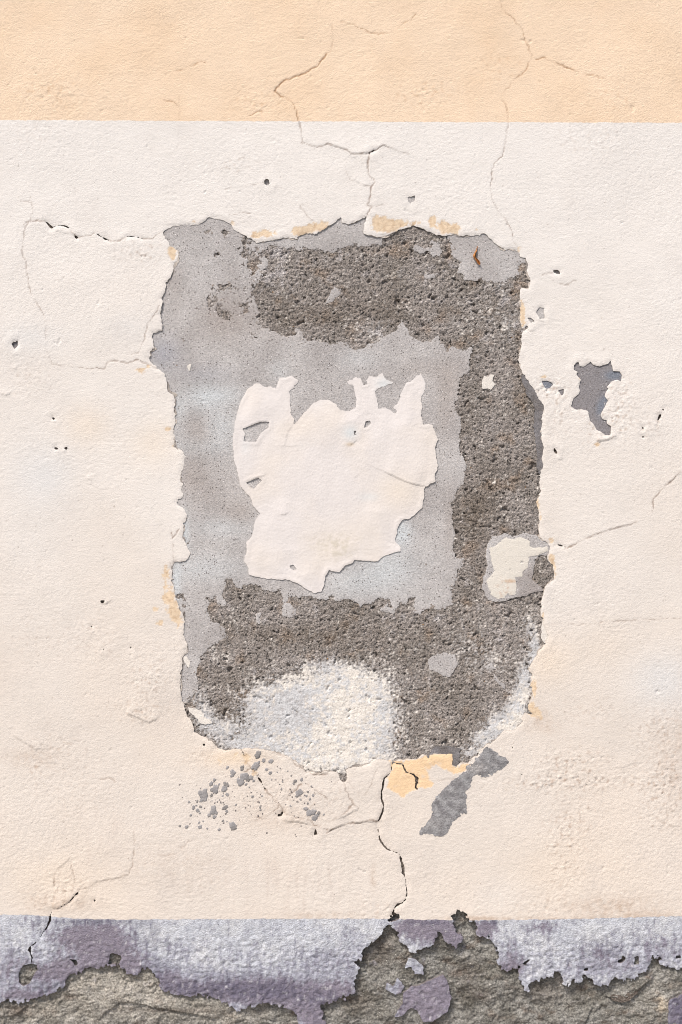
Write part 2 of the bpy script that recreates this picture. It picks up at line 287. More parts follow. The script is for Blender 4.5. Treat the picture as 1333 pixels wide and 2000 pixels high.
HAIR = [
 ([(636,104),(630,116),(620,128),(605,138),(583,148),(560,156),(548,164),(536,178),(548,186),(558,190),(572,202),(580,215),(584,233)],1.3,1.1),([(1047,117),(1058,112),(1066,112),(1080,121),(1100,128),(1130,141)],1.3,1.0),
 ([(600,1530),(620,1545),(640,1560)],1.1,.4),([(552,1585),(575,1596),(600,1600),(617,1612),(640,1622)],1.2,.6),([(545,1572),(530,1590),(500,1600)],1.1,.5),([(505,1599),(522,1600)],1.2,.6),([(560,1560),(575,1545),(590,1532)],1.6,.5),
 ([(690,1570),(680,1584),(665,1592),(650,1602)],1.2,.5),([(640,1510),(625,1514),(605,1511),(585,1498),(560,1478),(530,1468)],1.3,.6),([(735,1503),(728,1530),(712,1552),(700,1578)],1.0,.3),
 ([(700,1500),(660,1510),(690,1540)],.9,.2),([(738,1604),(720,1603),(700,1607),(683,1608),(660,1616),(640,1625)],1.2,.7),  # fine surface cracks: (points, half width, depth mm)
 ([(650,50),(648,100),(636,103)],1.2,.35),
 ([(584,235),(588,250),(590,278)],1.3,.4),
 ([(590,280),(600,281),(612,284),(620,287),(630,285),(640,280),(650,284),(666,290),(675,292),(686,299),(700,300),(722,299),(745,286),(752,284),(765,288),(770,292),(785,297),(799,302)],1.3,.5),
 ([(721,300),(719,325),(721,345),(729,350),(732,356),(727,360),(721,395),(717,400),(725,404),(717,420)],1.4,.6),
 ([(674,332),(686,350),(702,358),(720,362)],1.2,.5),([(725,404),(738,403),(750,400)],1.2,.4),
 ([(586,402),(596,415),(610,428)],1.3,.6),([(590,400),(603,404),(612,413)],1.1,.5),([(450,420),(470,416),(487,415)],1.,.4),
 ([(440,368),(470,366),(500,361),(516,357)],1.,.3),([(527,365),(540,369),(548,375)],1.,.3),
 ([(978,0),(983,20),(998,32),(1010,45),(1022,60),(1028,80),(1035,100),(1038,112),(1030,128),(1026,140),(1005,155),(988,175),(979,190),(988,205),(993,215),(992,240),(988,270),(985,290),(980,305),(966,320),(960,345),(958,375),(962,390),(968,402),(972,412),(985,425),(996,440),(1000,455),(1003,470),(1010,482)],1.2,.45),
 ([(1120,135),(1140,143),(1182,153)],1.1,.4),([(666,42),(690,48),(715,60),(740,67),(765,62),(785,50),(800,38),(812,28)],1.1,.4),
 ([(345,138),(360,133),(380,126),(400,120)],1.2,.4),([(320,193),(340,200),(350,209)],1.2,.4),([(351,185),(350,230),(348,290)],.8,.2),([(490,224),(512,217)],1.4,.5),
 ([(54,393),(62,395),(65,415)],1.1,.3),([(64,393),(64,410),(60,432)],1.,.2),([(40,393),(55,392),(60,385)],1.2,.4),
 ([(52,436),(60,432),(75,431),(90,434)],1.2,.4),([(140,452),(152,464),(160,461),(178,459),(184,456)],1.2,.5),([(213,470),(235,470),(248,462)],1.2,.4),([(280,467),(298,466),(305,460),(318,453)],1.2,.4),
 ([(55,432),(50,445),(46,470),(42,487),(50,510),(54,540),(56,560),(68,583),(80,605),(90,628),(89,655),(90,680),(92,690),(98,700),(103,710)],1.2,.35),
 ([(103,710),(115,715),(130,713),(145,717),(165,718),(185,720),(205,718),(212,708),(222,704),(235,706),(250,709),(262,706),(270,702),(280,707),(293,712),(305,720)],1.3,.5),
 ([(258,694),(270,690),(278,670),(286,650),(290,632),(298,620),(308,608),(312,598)],1.3,.45),
 ([(339,1059),(340,1100)],1.2,.5),([(336,1040),(337,1050),(350,1035)],1.3,.6),
 ([(672,1528),(676,1545),(690,1570),(700,1580)],1.2,.5),([(519,1542),(530,1555),(545,1572),(551,1582)],1.4,.6),
 ([(478,1478),(482,1490),(490,1500),(502,1512)],1.5,.5),([(490,1500),(478,1508)],1.4,.4),
 ([(142,1670),(125,1685),(107,1702),(106,1730)],1.2,.4),([(155,1740),(175,1730),(215,1717),(252,1708),(258,1695),(262,1660),(263,1610)],1.2,.35),([(140,1690),(145,1715),(154,1738)],1.2,.4),
 ([(1107,1069),(1125,1062),(1150,1050),(1180,1038),(1215,1028),(1245,1020)],1.4,.5),([(1275,1000),(1278,975),(1290,960),(1305,945),(1320,930),(1345,912)],1.4,.5),
 ([(1065,1221),(1150,1218),(1200,1213),(1330,1208)],1.1,.3),([(765,1523.5),(800,1523),(830,1524),(860,1523),(905,1523)],1.1,.5),
 ([(1060,536),(1080,533)],1.1,.4),([(1095,553),(1110,555),(1125,548)],1.1,.4),
 ([(300,1668),(324,1671),(350,1666),(370,1640)],1.1,.25),([(190,1521),(215,1520),(225,1528)],1.2,.4),
]
LEDGE = [  # lifted flaps: upper side stands proud and drops at the line: (points, mm, decay)
 ([(799,302),(785,297),(770,292),(752,284),(745,286),(733,293),(722,299),(700,300),(686,299),(675,292),(650,284),(640,280),(625,287),(590,280)],1.3,22),
 ([(703,306),(690,308),(683,303),(676,301)],1.0,8),
 ([(720,362),(708,361),(695,354),(686,352)],.9,16),
 ([(750,1602),(735,1605),(720,1604),(700,1607),(683,1608)],2.2,26),
 ([(680,1608),(662,1613),(648,1621),(640,1625)],2.2,24),
 ([(705,1580),(690,1584),(675,1594),(655,1601)],1.6,18),
 ([(610,1612),(590,1606),(560,1604),(548,1600)],2.4,30),
 ([(95,1462),(80,1463),(70,1464),(55,1454),(40,1445),(30,1438),(20,1433)],1.6,20),
 ([(152,1742),(135,1762),(118,1772),(104,1778)],2.4,30),
 ([(255,1709),(235,1713),(215,1717),(190,1722),(165,1735)],1.2,22),
 ([(315,1392),(305,1405),(290,1411),(275,1404),(250,1393),(245,1391)],2.0,24),
 ([(155,464),(140,456),(120,452),(95,446)],1.0,16),
 ([(142,1672),(125,1687),(110,1700)],1.2,16),
 ([(1205,850),(1188,858),(1172,862),(1160,858)],2.6,16),
 ([(1140,738),(1134,745),(1127,736)],1.8,9),
 ([(1248,1020),(1215,1028),(1180,1038),(1150,1050)],.9,14),
 ([(1345,915),(1320,931),(1303,946)],.9,14),
 ([(1064,628),(1056,627),(1048,624)],1.6,10),([(1044,646),(1036,646),(1028,640)],1.8,9),
 ([(662,1503),(640,1507),(622,1513),(604,1510)],1.6,14),
 ([(220,1171),(205,1180),(193,1178)],1.8,10),([(115,884),(108,882)],1.2,8),([(128,884),(121,880)],1.2,8),
 ([(111,825),(100,822)],1.2,10),([(180,938),(172,936),(168,930)],1.4,8),([(1100,897),(1088,896)],1.2,8),
 ([(25,765),(12,772),(-5,768)],1.4,10),([(33,722),(26,718)],1.2,7),
 ([(1250,1488),(1235,1492),(1215,1500),(1200,1498)],.9,16),([(1330,1612),(1315,1613),(1303,1610)],1.2,12),
]
ROUGHBITS = [(1130,1490,60,30,1),(1080,1500,30,30,.7),(1120,1590,60,40,.8),(1310,1490,60,90,.7),(1060,1530,120,14,1),(1180,1525,90,12,.8),(1100,1700,40,40,.8),(1080,1770,90,22,.7),
 (1220,1760,60,20,.6),(1290,1420,50,30,.6),(1150,1390,70,30,.5),(250,505,0,0,0),(275,495,40,22,.9),(295,1325,40,40,.9),(270,1390,50,22,1),(180,1240,60,60,.4),(90,1760,50,26,1),
 (140,1730,30,24,.9),(50,1240,50,40,.4),(290,1150,0,0,0),(1180,830,50,40,.9),(1215,780,30,60,.7),(1090,790,30,60,.6),(1070,760,30,20,.8),(1280,830,30,30,.5),(740,1780,40,16,.9),
 (620,1560,90,50,.5),(500,1560,60,40,.4),(110,1455,60,30,.5),(70,1500,16,30,.8),(1290,1560,50,70,.6),(1110,1640,50,30,.7),(100,180,60,30,.7),(500,200,60,30,.6),(830,180,60,30,.7),
 (970,130,50,30,.6),(1200,190,50,30,.4),(60,740,40,30,.5),(380,1480,40,20,.6),(400,1700,80,60,.3),(990,1250,0,0,0),(160,1540,80,60,.35),(1160,270,80,30,.5),(60,260,60,30,.3),(460,320,40,20,.6)]
GAUSS_FIX = lambda L: [q for q in L if q[2] > 0]

# ------------------------------------------------------------------ layer fields (positive = material present)
def jag(g, amp=1.0, seed=3):
    fine = np.clip(1 - np.maximum(np.maximum(-30 - g.X, g.X - 1363), np.maximum(-30 - g.Y, g.Y - 2020)) / 40, 0, 1)
    return (pn(g.X, g.Y, 8.5, seed) * 1.7 + pn(g.X, g.Y, 17, seed + 1) * 1.6 + pn(g.X, g.Y, 4.6, seed + 2) * 1.7) * amp * fine * (1 + .7 * pn(g.X, g.Y, 40, seed + 3))

def crack_field(g):
    """positive inside an open crack"""
    out = np.full(g.shape, -30, np.float32)
    wob = pn(g.X, g.Y, 9, 40) * .6 + pn(g.X, g.Y, 4.6, 41) * .9
    for c in CRACKS:
        p = []
        for i in range(len(c) - 1):
            a, b = c[i], c[i + 1]
            L = math.hypot(b[0] - a[0], b[1] - a[1]); n = max(1, int(L / 7))
            for k in range(n):
                t = k / n; q = (hash((i, k, int(a[0]))) % 1000 / 1000 - .5) * min(1.8, L * .12) if k else 0
                p.append((a[0] + (b[0] - a[0]) * t + q * (b[1] - a[1]) / (L + 1e-6), a[1] + (b[1] - a[1]) * t - q * (b[0] - a[0]) / (L + 1e-6), a[2] + (b[2] - a[2]) * t))
        p.append(c[-1])
        D, _, T = seg_dist(g, p, False, 30)
        ws = np.array([q[2] for q in p] + [p[-1][2]], np.float32)
        i = np.clip(T.astype(int), 0, len(p) - 1); f = T - i
        W = ws[i] * (1 - f) + ws[np.minimum(i + 1, len(p))] * f
        out = np.maximum(out, W + wob - D)
    return out

def band_top(g):    return 234.5 + 5.5 * np.clip(g.X / 1333, -.3, 1.3) + pn(g.X, g.Y, 7, 61) * .9 + pn(g.X, g.Y, 40, 62) * .8
def band_low(g):
    x = np.clip(g.X, -100, 1433)
    base = np.interp(x, [-100, 0, 60, 110, 160, 250, 700, 880, 920, 1100, 1333, 1433], [1786, 1787, 1787, 1791, 1795, 1796, 1794, 1797, 1798, 1795, 1789, 1787])
    return base.astype(np.float32) + pn(g.X, g.Y, 9, 63) * 1.3 + pn(g.X, g.Y, 4.2, 64) * .7

def hole_sdf(g):
    f = poly_sdf(g, HOLE, 60) + jag(g, .8)
    return f + fbm(g.X, g.Y, 9, 3, 263, 1, .7) * 4.5 * np.exp(-np.abs(f) / 4) * np.clip(.35 + pn(g.X, g.Y, 70, 264) * 1.3, 0, 1)
def small_field(g):
    out = np.full(g.shape, -30, np.float32)
    for p in [BIG_R] + SMALL:
        out = np.maximum(out, poly_sdf(g, p, 30) + jag(g, .45, 11) + .3)
    return out
def deep_field(g):
    out = np.full(g.shape, -30, np.float32)
    for p in DEEP: out = np.maximum(out, poly_sdf(g, p, 30) + .5)
    return out
def stone_open(g):
    f = poly_sdf(g, STONE, 60) + jag(g, 1.7, 21)
    f = f + fbm(g.X, g.Y, 11, 3, 261, 1, .7) * 9 * np.exp(-np.abs(f) / 7)
    for p in LAV_HOLES: f = np.maximum(f, poly_sdf(g, p, 30) + jag(g, .5, 22))
    return f
def isle_field(g, L, a=.6, seed=31):
    out = np.full(g.shape, -30, np.float32)
    for p in L: out = np.maximum(out, poly_sdf(g, p, 30) + jag(g, a, seed))
    return out

def plaster_height(g, op):
    """outer render coat, mm. op = signed distance into the nearest opening"""
    X, Y = g.X, g.Y
    near = np.clip(1 - np.maximum(np.maximum(-60 - X, X - 1393), np.maximum(-60 - Y, Y - 2060)) / 60, 0, 1)
    h = 3.7 + pn(X, Y, 260, 70) * 1.6 + pn(X, Y, 110, 71) * .8 + pn(X, Y, 46, 72) * .30
    rb = gauss(g, GAUSS_FIX(ROUGHBITS)); rb = np.clip(rb, 0, 1.2)
    st = pn(X, Y, 15, 73, .7) * .10 + pn(X, Y, 8.2, 74, .6) * .25 + pn(X, Y, 4.8, 75, .65) * .27
    h = h + st * near * (1 + .6 * pn(X, Y, 180, 76) + .9 * np.clip((Y - 1350) / 600, 0, .6))
    lump = np.clip(pn(X, Y, 9, 77, .65) * .8 + pn(X, Y, 5.2, 78, .7) * .8 - .15, 0, 2)
    h = h + lump * rb * 1.9 + rb * pn(X, Y, 22, 79, .6) * .35
    # orange coat on top is a bit coarser
    h = h + np.where(Y < 238, (pn(X, Y, 9, 80) * .12 + pn(X, Y, 18, 81) * .10) * near, 0)
    h = h - pits(X, Y, 15, 108, 1.0, 3.4, .6) * rb * 1.8
    # sparse grains and pinholes
    h = h - pits(X, Y, 11, 84, .9, 2.6, .5) * .42 * near * (1 + .8 * pn(X, Y, 120, 86) + .8 * rb)
    h = h + pits(X, Y, 34, 82, 1.6, 4.0, .45) * .3 * near - pits(X, Y, 60, 83, 1.2, 3.4, .5) * 1.6 * near
    for pts, amp, dec in LEDGE:
        D, sd, T = seg_dist(g, pts, False, dec * 2.2)
        n = len(pts) - 1
        endf = np.clip(np.minimum(T, n - T) / (n * .22), 0, 1)
        up = (sd < 0)
        h = h + np.where(up, amp * np.exp(-D / dec) * sst(dec * 2.2, dec * .8, D), amp * .1 * np.exp(-D / (dec * .4))) * endf
    # bulge of the loose piece below the hole
    h = h + gauss(g, [(650,1555,70,36,2.2),(590,1545,50,40,1.0),(700,1530,45,30,1.0),(260,560,120,90,.8),(200,620,100,90,.6),(300,1330,40,50,1.2),(70,1850,50,50,1.0)])
    hd = np.zeros(g.shape, np.float32)
    for pts, hw, dp in HAIR:
        D, sd_, _ = seg_dist(g, pts, False, 12)
        Dw = np.where(D > 10, 12, np.abs(D * sd_ + pn(X, Y, 15, 88) * 2.6 + pn(X, Y, 6, 107) * 1.5)) + ( np.clip(pn(X, Y, 26, 89) * 1.0, 0, 2))
        hd = np.maximum(hd, dp * np.clip(.75 + pn(X, Y, 34, 87) * 1.1, .15, 1) * np.clip(1.2 - Dw / (hw * 1.15), 0, 1))
    h = h - hd * 1.7
    # thin, rounded and slightly curled at broken edges
    e = np.clip(-op, 0, 60)
    h = h + np.exp(-e / 11.0) * pn(X, Y, 27, 106) * 1.5 * near
    h = h - .8 * np.exp(-e / 2.0) + .7 * np.exp(-((e - 9) / 7) ** 2) * (0.4 + pn(X, Y, 60, 85))
    return h, hd, rb

# ------------------------------------------------------------------ meshing: clip a height sheet by a field, with edge walls
def sheet(name, g, F, H, C, mat, parent, hb=-26.0, skirt=None, kind=None, grain=None):
    F = F.astype(np.float32).copy(); ny, nx = F.shape
    F[0] = F[-1] = -1; F[:, 0] = F[:, -1] = -1
    F[np.abs(F) < 1e-4] = 1e-4
    C = np.concatenate([C, np.ones(C.shape[:2] + (1,), np.float32) if grain is None else grain[..., None]], 2)
    I = F > 0; N = nx * ny
    code = (I[:-1, :-1] * 1 + I[:-1, 1:] * 2 + I[1:, 1:] * 4 + I[1:, :-1] * 8).astype(np.int8)
    jj, ii = np.where(code > 0)
    cc = code[jj, ii]
    A = jj * nx + ii
    polys = []; segs = []
    for c in range(1, 16):
        sel = A[cc == c]
        if len(sel) == 0: continue
        cor = [sel, sel + 1, sel + nx + 1, sel + nx]
        edg = [N + sel, 2 * N + sel + 1, N + sel + nx, 2 * N + sel]     # ab (horizontal), bc (vertical), cd, da
        ins = [(c >> k) & 1 for k in range(4)]
        tok = []; ise = []
        for k in range(4):
            if ins[k]: tok.append(cor[k]); ise.append(0)
            if ins[k] != ins[(k + 1) % 4]: tok.append(edg[k]); ise.append(1)
        n = len(tok)
        for k in range(n):
            k2 = (k + 1) % n
            if ise[k] and ise[k2] and not (ins.count(1) == 1 and False):
                segs.append(np.stack([tok[k], tok[k2]], 1))
        polys.append(np.stack(tok[::-1], 1))
    used = np.unique(np.concatenate([p.ravel() for p in polys]))
    remap = {}
    def vdata(ids):
        k = ids // N; b = ids % N
        j = b // nx; i = b % nx
        j2 = np.where(k == 2, j + 1, j); i2 = np.where(k == 1, i + 1, i)
        j2 = np.minimum(j2, ny - 1); i2 = np.minimum(i2, nx - 1)
        fa = F[j, i]; fb = F[j2, i2]
        t = np.where(k == 0, 0, np.clip(fa / (fa - fb + 1e-12), .02, .98))
        x = g.xs[i] * (1 - t) + g.xs[i2] * t; y = g.ys[j] * (1 - t) + g.ys[j2] * t
        h = H[j, i] * (1 - t) + H[j2, i2] * t
        col = C[j, i] * (1 - t)[:, None] + C[j2, i2] * t[:, None]
        return x, y, h, col
    x, y, h, col = vdata(used)
    co = np.stack([(x - 666.5) * S, -h * .001, (GY - y) * S], 1)
    cols = col
    starts = []; loops = []; off = 0
    for p in polys:
        q = np.searchsorted(used, p); m, n = q.shape
        loops.append(q.ravel()); starts.append(off + np.arange(m) * n); off += m * n
    smooth = [np.ones(sum(len(s) for s in starts), bool)]
    if segs:
        sg = np.concatenate(segs); us = np.unique(sg)
        x, y, h, col = vdata(us); q = np.searchsorted(us, sg)
        V0 = len(co); M = len(us)
        top = np.stack([(x - 666.5) * S, -h * .001, (GY - y) * S], 1)
        bot = top.copy(); bot[:, 1] = -(np.minimum(hb, h - .3)) * .001
        co = np.concatenate([co, top, bot])
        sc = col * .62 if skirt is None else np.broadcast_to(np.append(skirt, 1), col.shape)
        cols = np.concatenate([cols, sc, sc])
        quad = np.stack([q[:, 0], q[:, 1], q[:, 1] + M, q[:, 0] + M], 1) + V0
        loops.append(quad.ravel()); starts.append(off + np.arange(len(quad)) * 4)
        smooth.append(np.ones(len(quad), bool))
    loops = np.concatenate(loops).astype(np.int32); starts = np.concatenate(starts).astype(np.int32)
    me = bpy.data.meshes.new(name)
    me.vertices.add(len(co)); me.vertices.foreach_set('co', co.astype(np.float32).ravel())
    me.loops.add(len(loops)); me.loops.foreach_set('vertex_index', loops)
    me.polygons.add(len(starts)); me.polygons.foreach_set('loop_start', starts)
    try: me.polygons.foreach_set('loop_total', np.diff(np.append(starts, len(loops))).astype(np.int32))
    except Exception: pass
    me.polygons.foreach_set('use_smooth', np.concatenate(smooth))
    at = me.attributes.new('tone', 'FLOAT_COLOR', 'POINT')
    at.data.foreach_set('color', cols.astype(np.float32).ravel())
    me.update(calc_edges=True)
    me.materials.append(mat)
    o = bpy.data.objects.new(name, me); SC.collection.objects.link(o)
    o.parent = parent
    if kind: o['kind'] = kind
    return o

# ------------------------------------------------------------------ materials
def material(name, fine, fine_amt, mid, mid_amt, bump, bump_scale, rough=.9, speck=None, spec=.25):
    """surface tone from the layer's own pigment map, broken up by procedural grain; fine relief by bump"""
    m = bpy.data.materials.new(name); m.use_nodes = True
    n = m.node_tree.nodes; l = m.node_tree.links
    b = n['Principled BSDF']; b.inputs['Roughness'].default_value = rough
    if 'Specular IOR Level' in b.inputs: b.inputs['Specular IOR Level'].default_value = spec
    tc = n.new('ShaderNodeTexCoord')
    at = n.new('ShaderNodeAttribute'); at.attribute_name = 'tone'
    def noise(scale, det, rgh=.6):
        t = n.new('ShaderNodeTexNoise'); t.inputs['Scale'].default_value = scale; t.inputs['Detail'].default_value = det
        t.inputs['Roughness'].default_value = rgh; l.new(tc.outputs['Object'], t.inputs['Vector']); return t
    def rng(sock, lo, hi, a=.36, c=.64):
        r = n.new('ShaderNodeMapRange'); r.inputs[1].default_value = a; r.inputs[2].default_value = c
        r.inputs[3].default_value = lo; r.inputs[4].default_value = hi; l.new(sock, r.inputs[0]); return r.outputs[0]
    nf = noise(fine, 3, .65); nm = noise(mid, 4)
    f1 = rng(nf.outputs[0], 1 - fine_amt, 1 + fine_amt); f2 = rng(nm.outputs[0], 1 - mid_amt, 1 + mid_amt)
    mu = n.new('ShaderNodeMath'); mu.operation = 'MULTIPLY'; l.new(f1, mu.inputs[0]); l.new(f2, mu.inputs[1])
    gm = n.new('ShaderNodeMix'); gm.data_type = 'FLOAT'; gm.inputs[2].default_value = 1.0
    l.new(at.outputs['Alpha'], gm.inputs[0]); l.new(mu.outputs[0], gm.inputs[3])
    v = n.new('ShaderNodeVectorMath'); v.operation = 'SCALE'
    l.new(at.outputs['Color'], v.inputs[0]); l.new(gm.outputs[0], v.inputs['Scale'])
    out = v.outputs[0]
    for (sc_, size, colr, prob) in (speck or []):
        vo = n.new('ShaderNodeTexVoronoi'); vo.inputs['Scale'].default_value = sc_
        l.new(tc.outputs['Object'], vo.inputs['Vector'])
        lt = n.new('ShaderNodeMath'); lt.operation = 'LESS_THAN'; lt.inputs[1].default_value = size; l.new(vo.outputs['Distance'], lt.inputs[0])
        sx = n.new('ShaderNodeSeparateColor'); l.new(vo.outputs['Color'], sx.inputs[0])
        l2 = n.new('ShaderNodeMath'); l2.operation = 'LESS_THAN'; l2.inputs[1].default_value = prob; l.new(sx.outputs[0], l2.inputs[0])
        am = n.new('ShaderNodeMath'); am.operation = 'MULTIPLY'; l.new(lt.outputs[0], am.inputs[0]); l.new(l2.outputs[0], am.inputs[1])
        ag = n.new('ShaderNodeMath'); ag.operation = 'MULTIPLY'; l.new(am.outputs[0], ag.inputs[0]); l.new(at.outputs['Alpha'], ag.inputs[1]); am = ag
        mx = n.new('ShaderNodeMixRGB'); mx.inputs['Color2'].default_value = (*colr, 1)
        l.new(am.outputs[0], mx.inputs['Fac']); l.new(out, mx.inputs['Color1']); out = mx.outputs[0]
    l.new(out, b.inputs['Base Color'])
    nb = noise(bump_scale, 5, .6)
    bp = n.new('ShaderNodeBump'); l.new(at.outputs['Alpha'], bp.inputs['Strength']); bp.inputs['Distance'].default_value = bump
    l.new(nb.outputs[0], bp.inputs['Height']); l.new(bp.outputs[0], b.inputs['Normal'])
    return m

M_PLASTER = material('painted_plaster', 300, .045, 14, .015, .0012, 330)
M_ORANGE = material('orange_paint', 300, .05, 12, .02, .0016, 320)
M_LAV = material('lavender_paint', 260, .14, 40, .06, .0034, 270, speck=[(120, .10, (.06, .055, .06), .12)])
M_ROUGH = material('rough_cement', 300, .48, 60, .14, .0060, 250, speck=[(260, .24, (.55, .51, .46), .06), (150, .30, (.04, .035, .03), .16), (60, .10, (.35, .19, .07), .05)])
M_SKIM = material('cement_skim', 330, .19, 30, .03, .0018, 330, speck=[(210, .30, (.16, .14, .13), .14), (230, .28, (.7, .66, .64), .06)])
M_STONE = material('old_masonry', 220, .40, 45, .14, .0060, 210, speck=[(180, .2, (.5, .47, .42), .10)])
M_FILL = material('filler', 240, .02, 22, .02, .0008, 160, .75)
M_MORTAR = material('fresh_mortar', 320, .2, 60, .10, .0022, 300)
M_SPLASH = material('mortar_splash', 320, .14, 60, .10, .001, 300)

K = .86                                           # paint reflectance relative to the picture's whites
CREAM_TOP = srgb(246, 239, 232) * K; CREAM_LOW = srgb(233, 222, 211) * K; ORANGE = srgb(254, 227, 198) * K
BLUISH = srgb(230, 229, 228) * K

def plaster_colour(g, hd, rb):
    X, Y = g.X, g.Y
    t = sst(300, 1700, Y + pn(X, Y, 300, 90) * 250)
    C = mix(np.broadcast_to(CREAM_TOP, g.shape + (3,)), CREAM_LOW, t)
    C = mix(C, srgb(236, 222, 208) * K, np.clip(.1 + fbm(X, Y, 240, 3, 91) * .8, 0, .6) * t)
    C = mix(C, BLUISH, np.clip(gauss(g, [(85,930,60,60,.8),(60,660,60,30,.5),(240,640,40,30,.35),(1300,1330,70,60,.9),(280,830,60,40,.3),(60,1050,60,60,.2),(330,1180,0.1,0.1,0),(980,1750,60,40,.3)]), 0, 1) * .75)
    C = mix(C, srgb(247, 222, 192) * K, np.clip(gauss(g, [(170,830,50,40,.3),(1070,1290,50,50,.35),(1180,1260,60,50,.15),(120,1720,120,60,.25),(1100,1700,120,80,.2),(460,1480,60,20,.6),(300,860,50,50,.3)]), 0, 1))
    # dust and grime held by rough spots
    C = mix(C, srgb(186, 162, 144) * K, np.clip(rb * np.clip(pn(X, Y, 9, 92) + pn(X, Y, 5, 93) * .7 - .2, 0, 1) * .95, 0, .7))
    C = mix(C, srgb(205, 190, 176) * K, np.clip(fbm(X, Y, 60, 4, 94) - .45, 0, .5) * .5 * sst(1200, 1800, Y))
    C = mix(C, srgb(142, 116, 98) * K, np.clip(hd * 1.7, 0, .72))
    C = mix(C, srgb(216, 205, 196) * K, np.clip(fbm(X, Y, 120, 5, 104, 1.3, .65) * .9 - .15, 0, .45) * (.35 + .65 * sst(900, 1700, Y)))
    C = mix(C, srgb(150, 132, 118) * K, np.clip(fbm(X, Y, 5.5, 2, 105) - .72, 0, 1) * 2.2)
    gz = gauss(g, [(1200,1772,90,22,.8),(930,1794,60,4,1.2),(1080,1795,120,5,.6),(120,1765,60,14,.7),(620,1788,90,8,.5),(1280,1790,60,8,.6),(1320,1500,40,90,.4),(60,1480,60,20,.4),(1060,1420,30,14,.5),(1055,1400,20,12,.6),(350,1690,120,50,.25),(560,1600,90,24,.3),(730,1715,6,24,.7)])
    C = mix(C, srgb(198, 174, 154) * K, np.clip(gz * (.5 + fbm(X, Y, 16, 4, 109, 1.4, .8)), 0, .7))
    # rubbed dirty verticals low on the wall
    C = mix(C, srgb(212, 196, 184) * K, np.clip(fbm(X, Y, 14, 3, 95, 6.0) * gauss(g, [(560,1740,110,60,.9),(200,1640,60,60,.6),(950,1400,0.1,.1,0)]), 0, .6))
    # old orange coat showing
    of = gauss(g, [(582,455,14,10,.9),(605,447,22,10,.9),(632,440,16,10,.8),(738,435,14,14,.9),(760,440,22,16,1.),(785,437,16,8,.7),(812,437,14,8,.5),(845,433,10,14,.9),(868,445,14,14,1.),(890,447,12,12,.9),
        (520,455,22,8,.9),(500,460,10,6,.8),(455,436,16,8,.5),(380,432,14,6,.5),(335,488,10,10,.9),(338,500,8,10,.7),(932,449,8,3,.7),(1016,488,10,8,.6),
        (325,1122,8,20,.9),(330,1165,16,18,.9),(340,1195,12,18,.9),(304,1190,10,6,.7),(313,1217,10,8,.6),(350,1215,10,14,.6),(277,722,10,8,.8),(291,716,5,4,.8),(328,838,7,5,1.),(340,870,8,5,.7),
        (1050,985,5,14,.9),(1056,1010,4,14,.6),(1075,1057,12,6,.7),(1078,1092,7,12,1.),(1084,1120,5,20,.5),(1060,1200,4,20,.7),(1040,1345,10,16,1.1),(1040,1385,12,14,.9),(1045,1392,10,6,.9),(1056,1400,12,8,.5),
        (1139,737,8,6,.8),(1022,620,6,26,.8),(1018,600,5,20,.7),(1166,868,8,5,.9),(482,1485,8,12,.8),(498,1510,12,12,.5),(470,1475,20,6,.5),(405,1470,10,8,.4),(430,1488,10,10,.5),(716,292,14,6,.0),(1062,736,8,4,.8),(1240,1480,14,8,.3)])
    C = mix(C, mix(np.broadcast_to(srgb(240, 216, 186) * K, g.shape + (3,)), srgb(214, 184, 152) * K, np.clip(pn(X, Y, 8, 97) + .1, 0, 1)), sst(.42, .60, of + fbm(X, Y, 12, 4, 96, 1, .8) * .6))
    C = mix(C, srgb(190, 158, 130) * K, np.clip(of, 0, 1) * np.clip(pn(X, Y, 7, 98) + pn(X, Y, 4, 99) - .5, 0, 1))
    return C, sst(.42, .6, of + fbm(X, Y, 12, 4, 96, 1, .8) * .6)

def orange_colour(g, hd, rb):
    X, Y = g.X, g.Y
    C = mix(np.broadcast_to(ORANGE, g.shape + (3,)), srgb(248, 218, 186) * K, np.clip(.2 + fbm(X, Y, 130, 4, 101) * .9, 0, 1))
    C = mix(C, srgb(246, 222, 196) * K, np.clip(fbm(X, Y, 90, 3, 102), 0, 1) * .5)
    C = mix(C, srgb(170, 124, 84) * K, np.clip(hd * 1.6, 0, .75))
    C = mix(C, srgb(214, 168, 124) * K, np.clip(rb * np.clip(pn(X, Y, 8, 103) - .15, 0, 1), 0, .6))
    return C

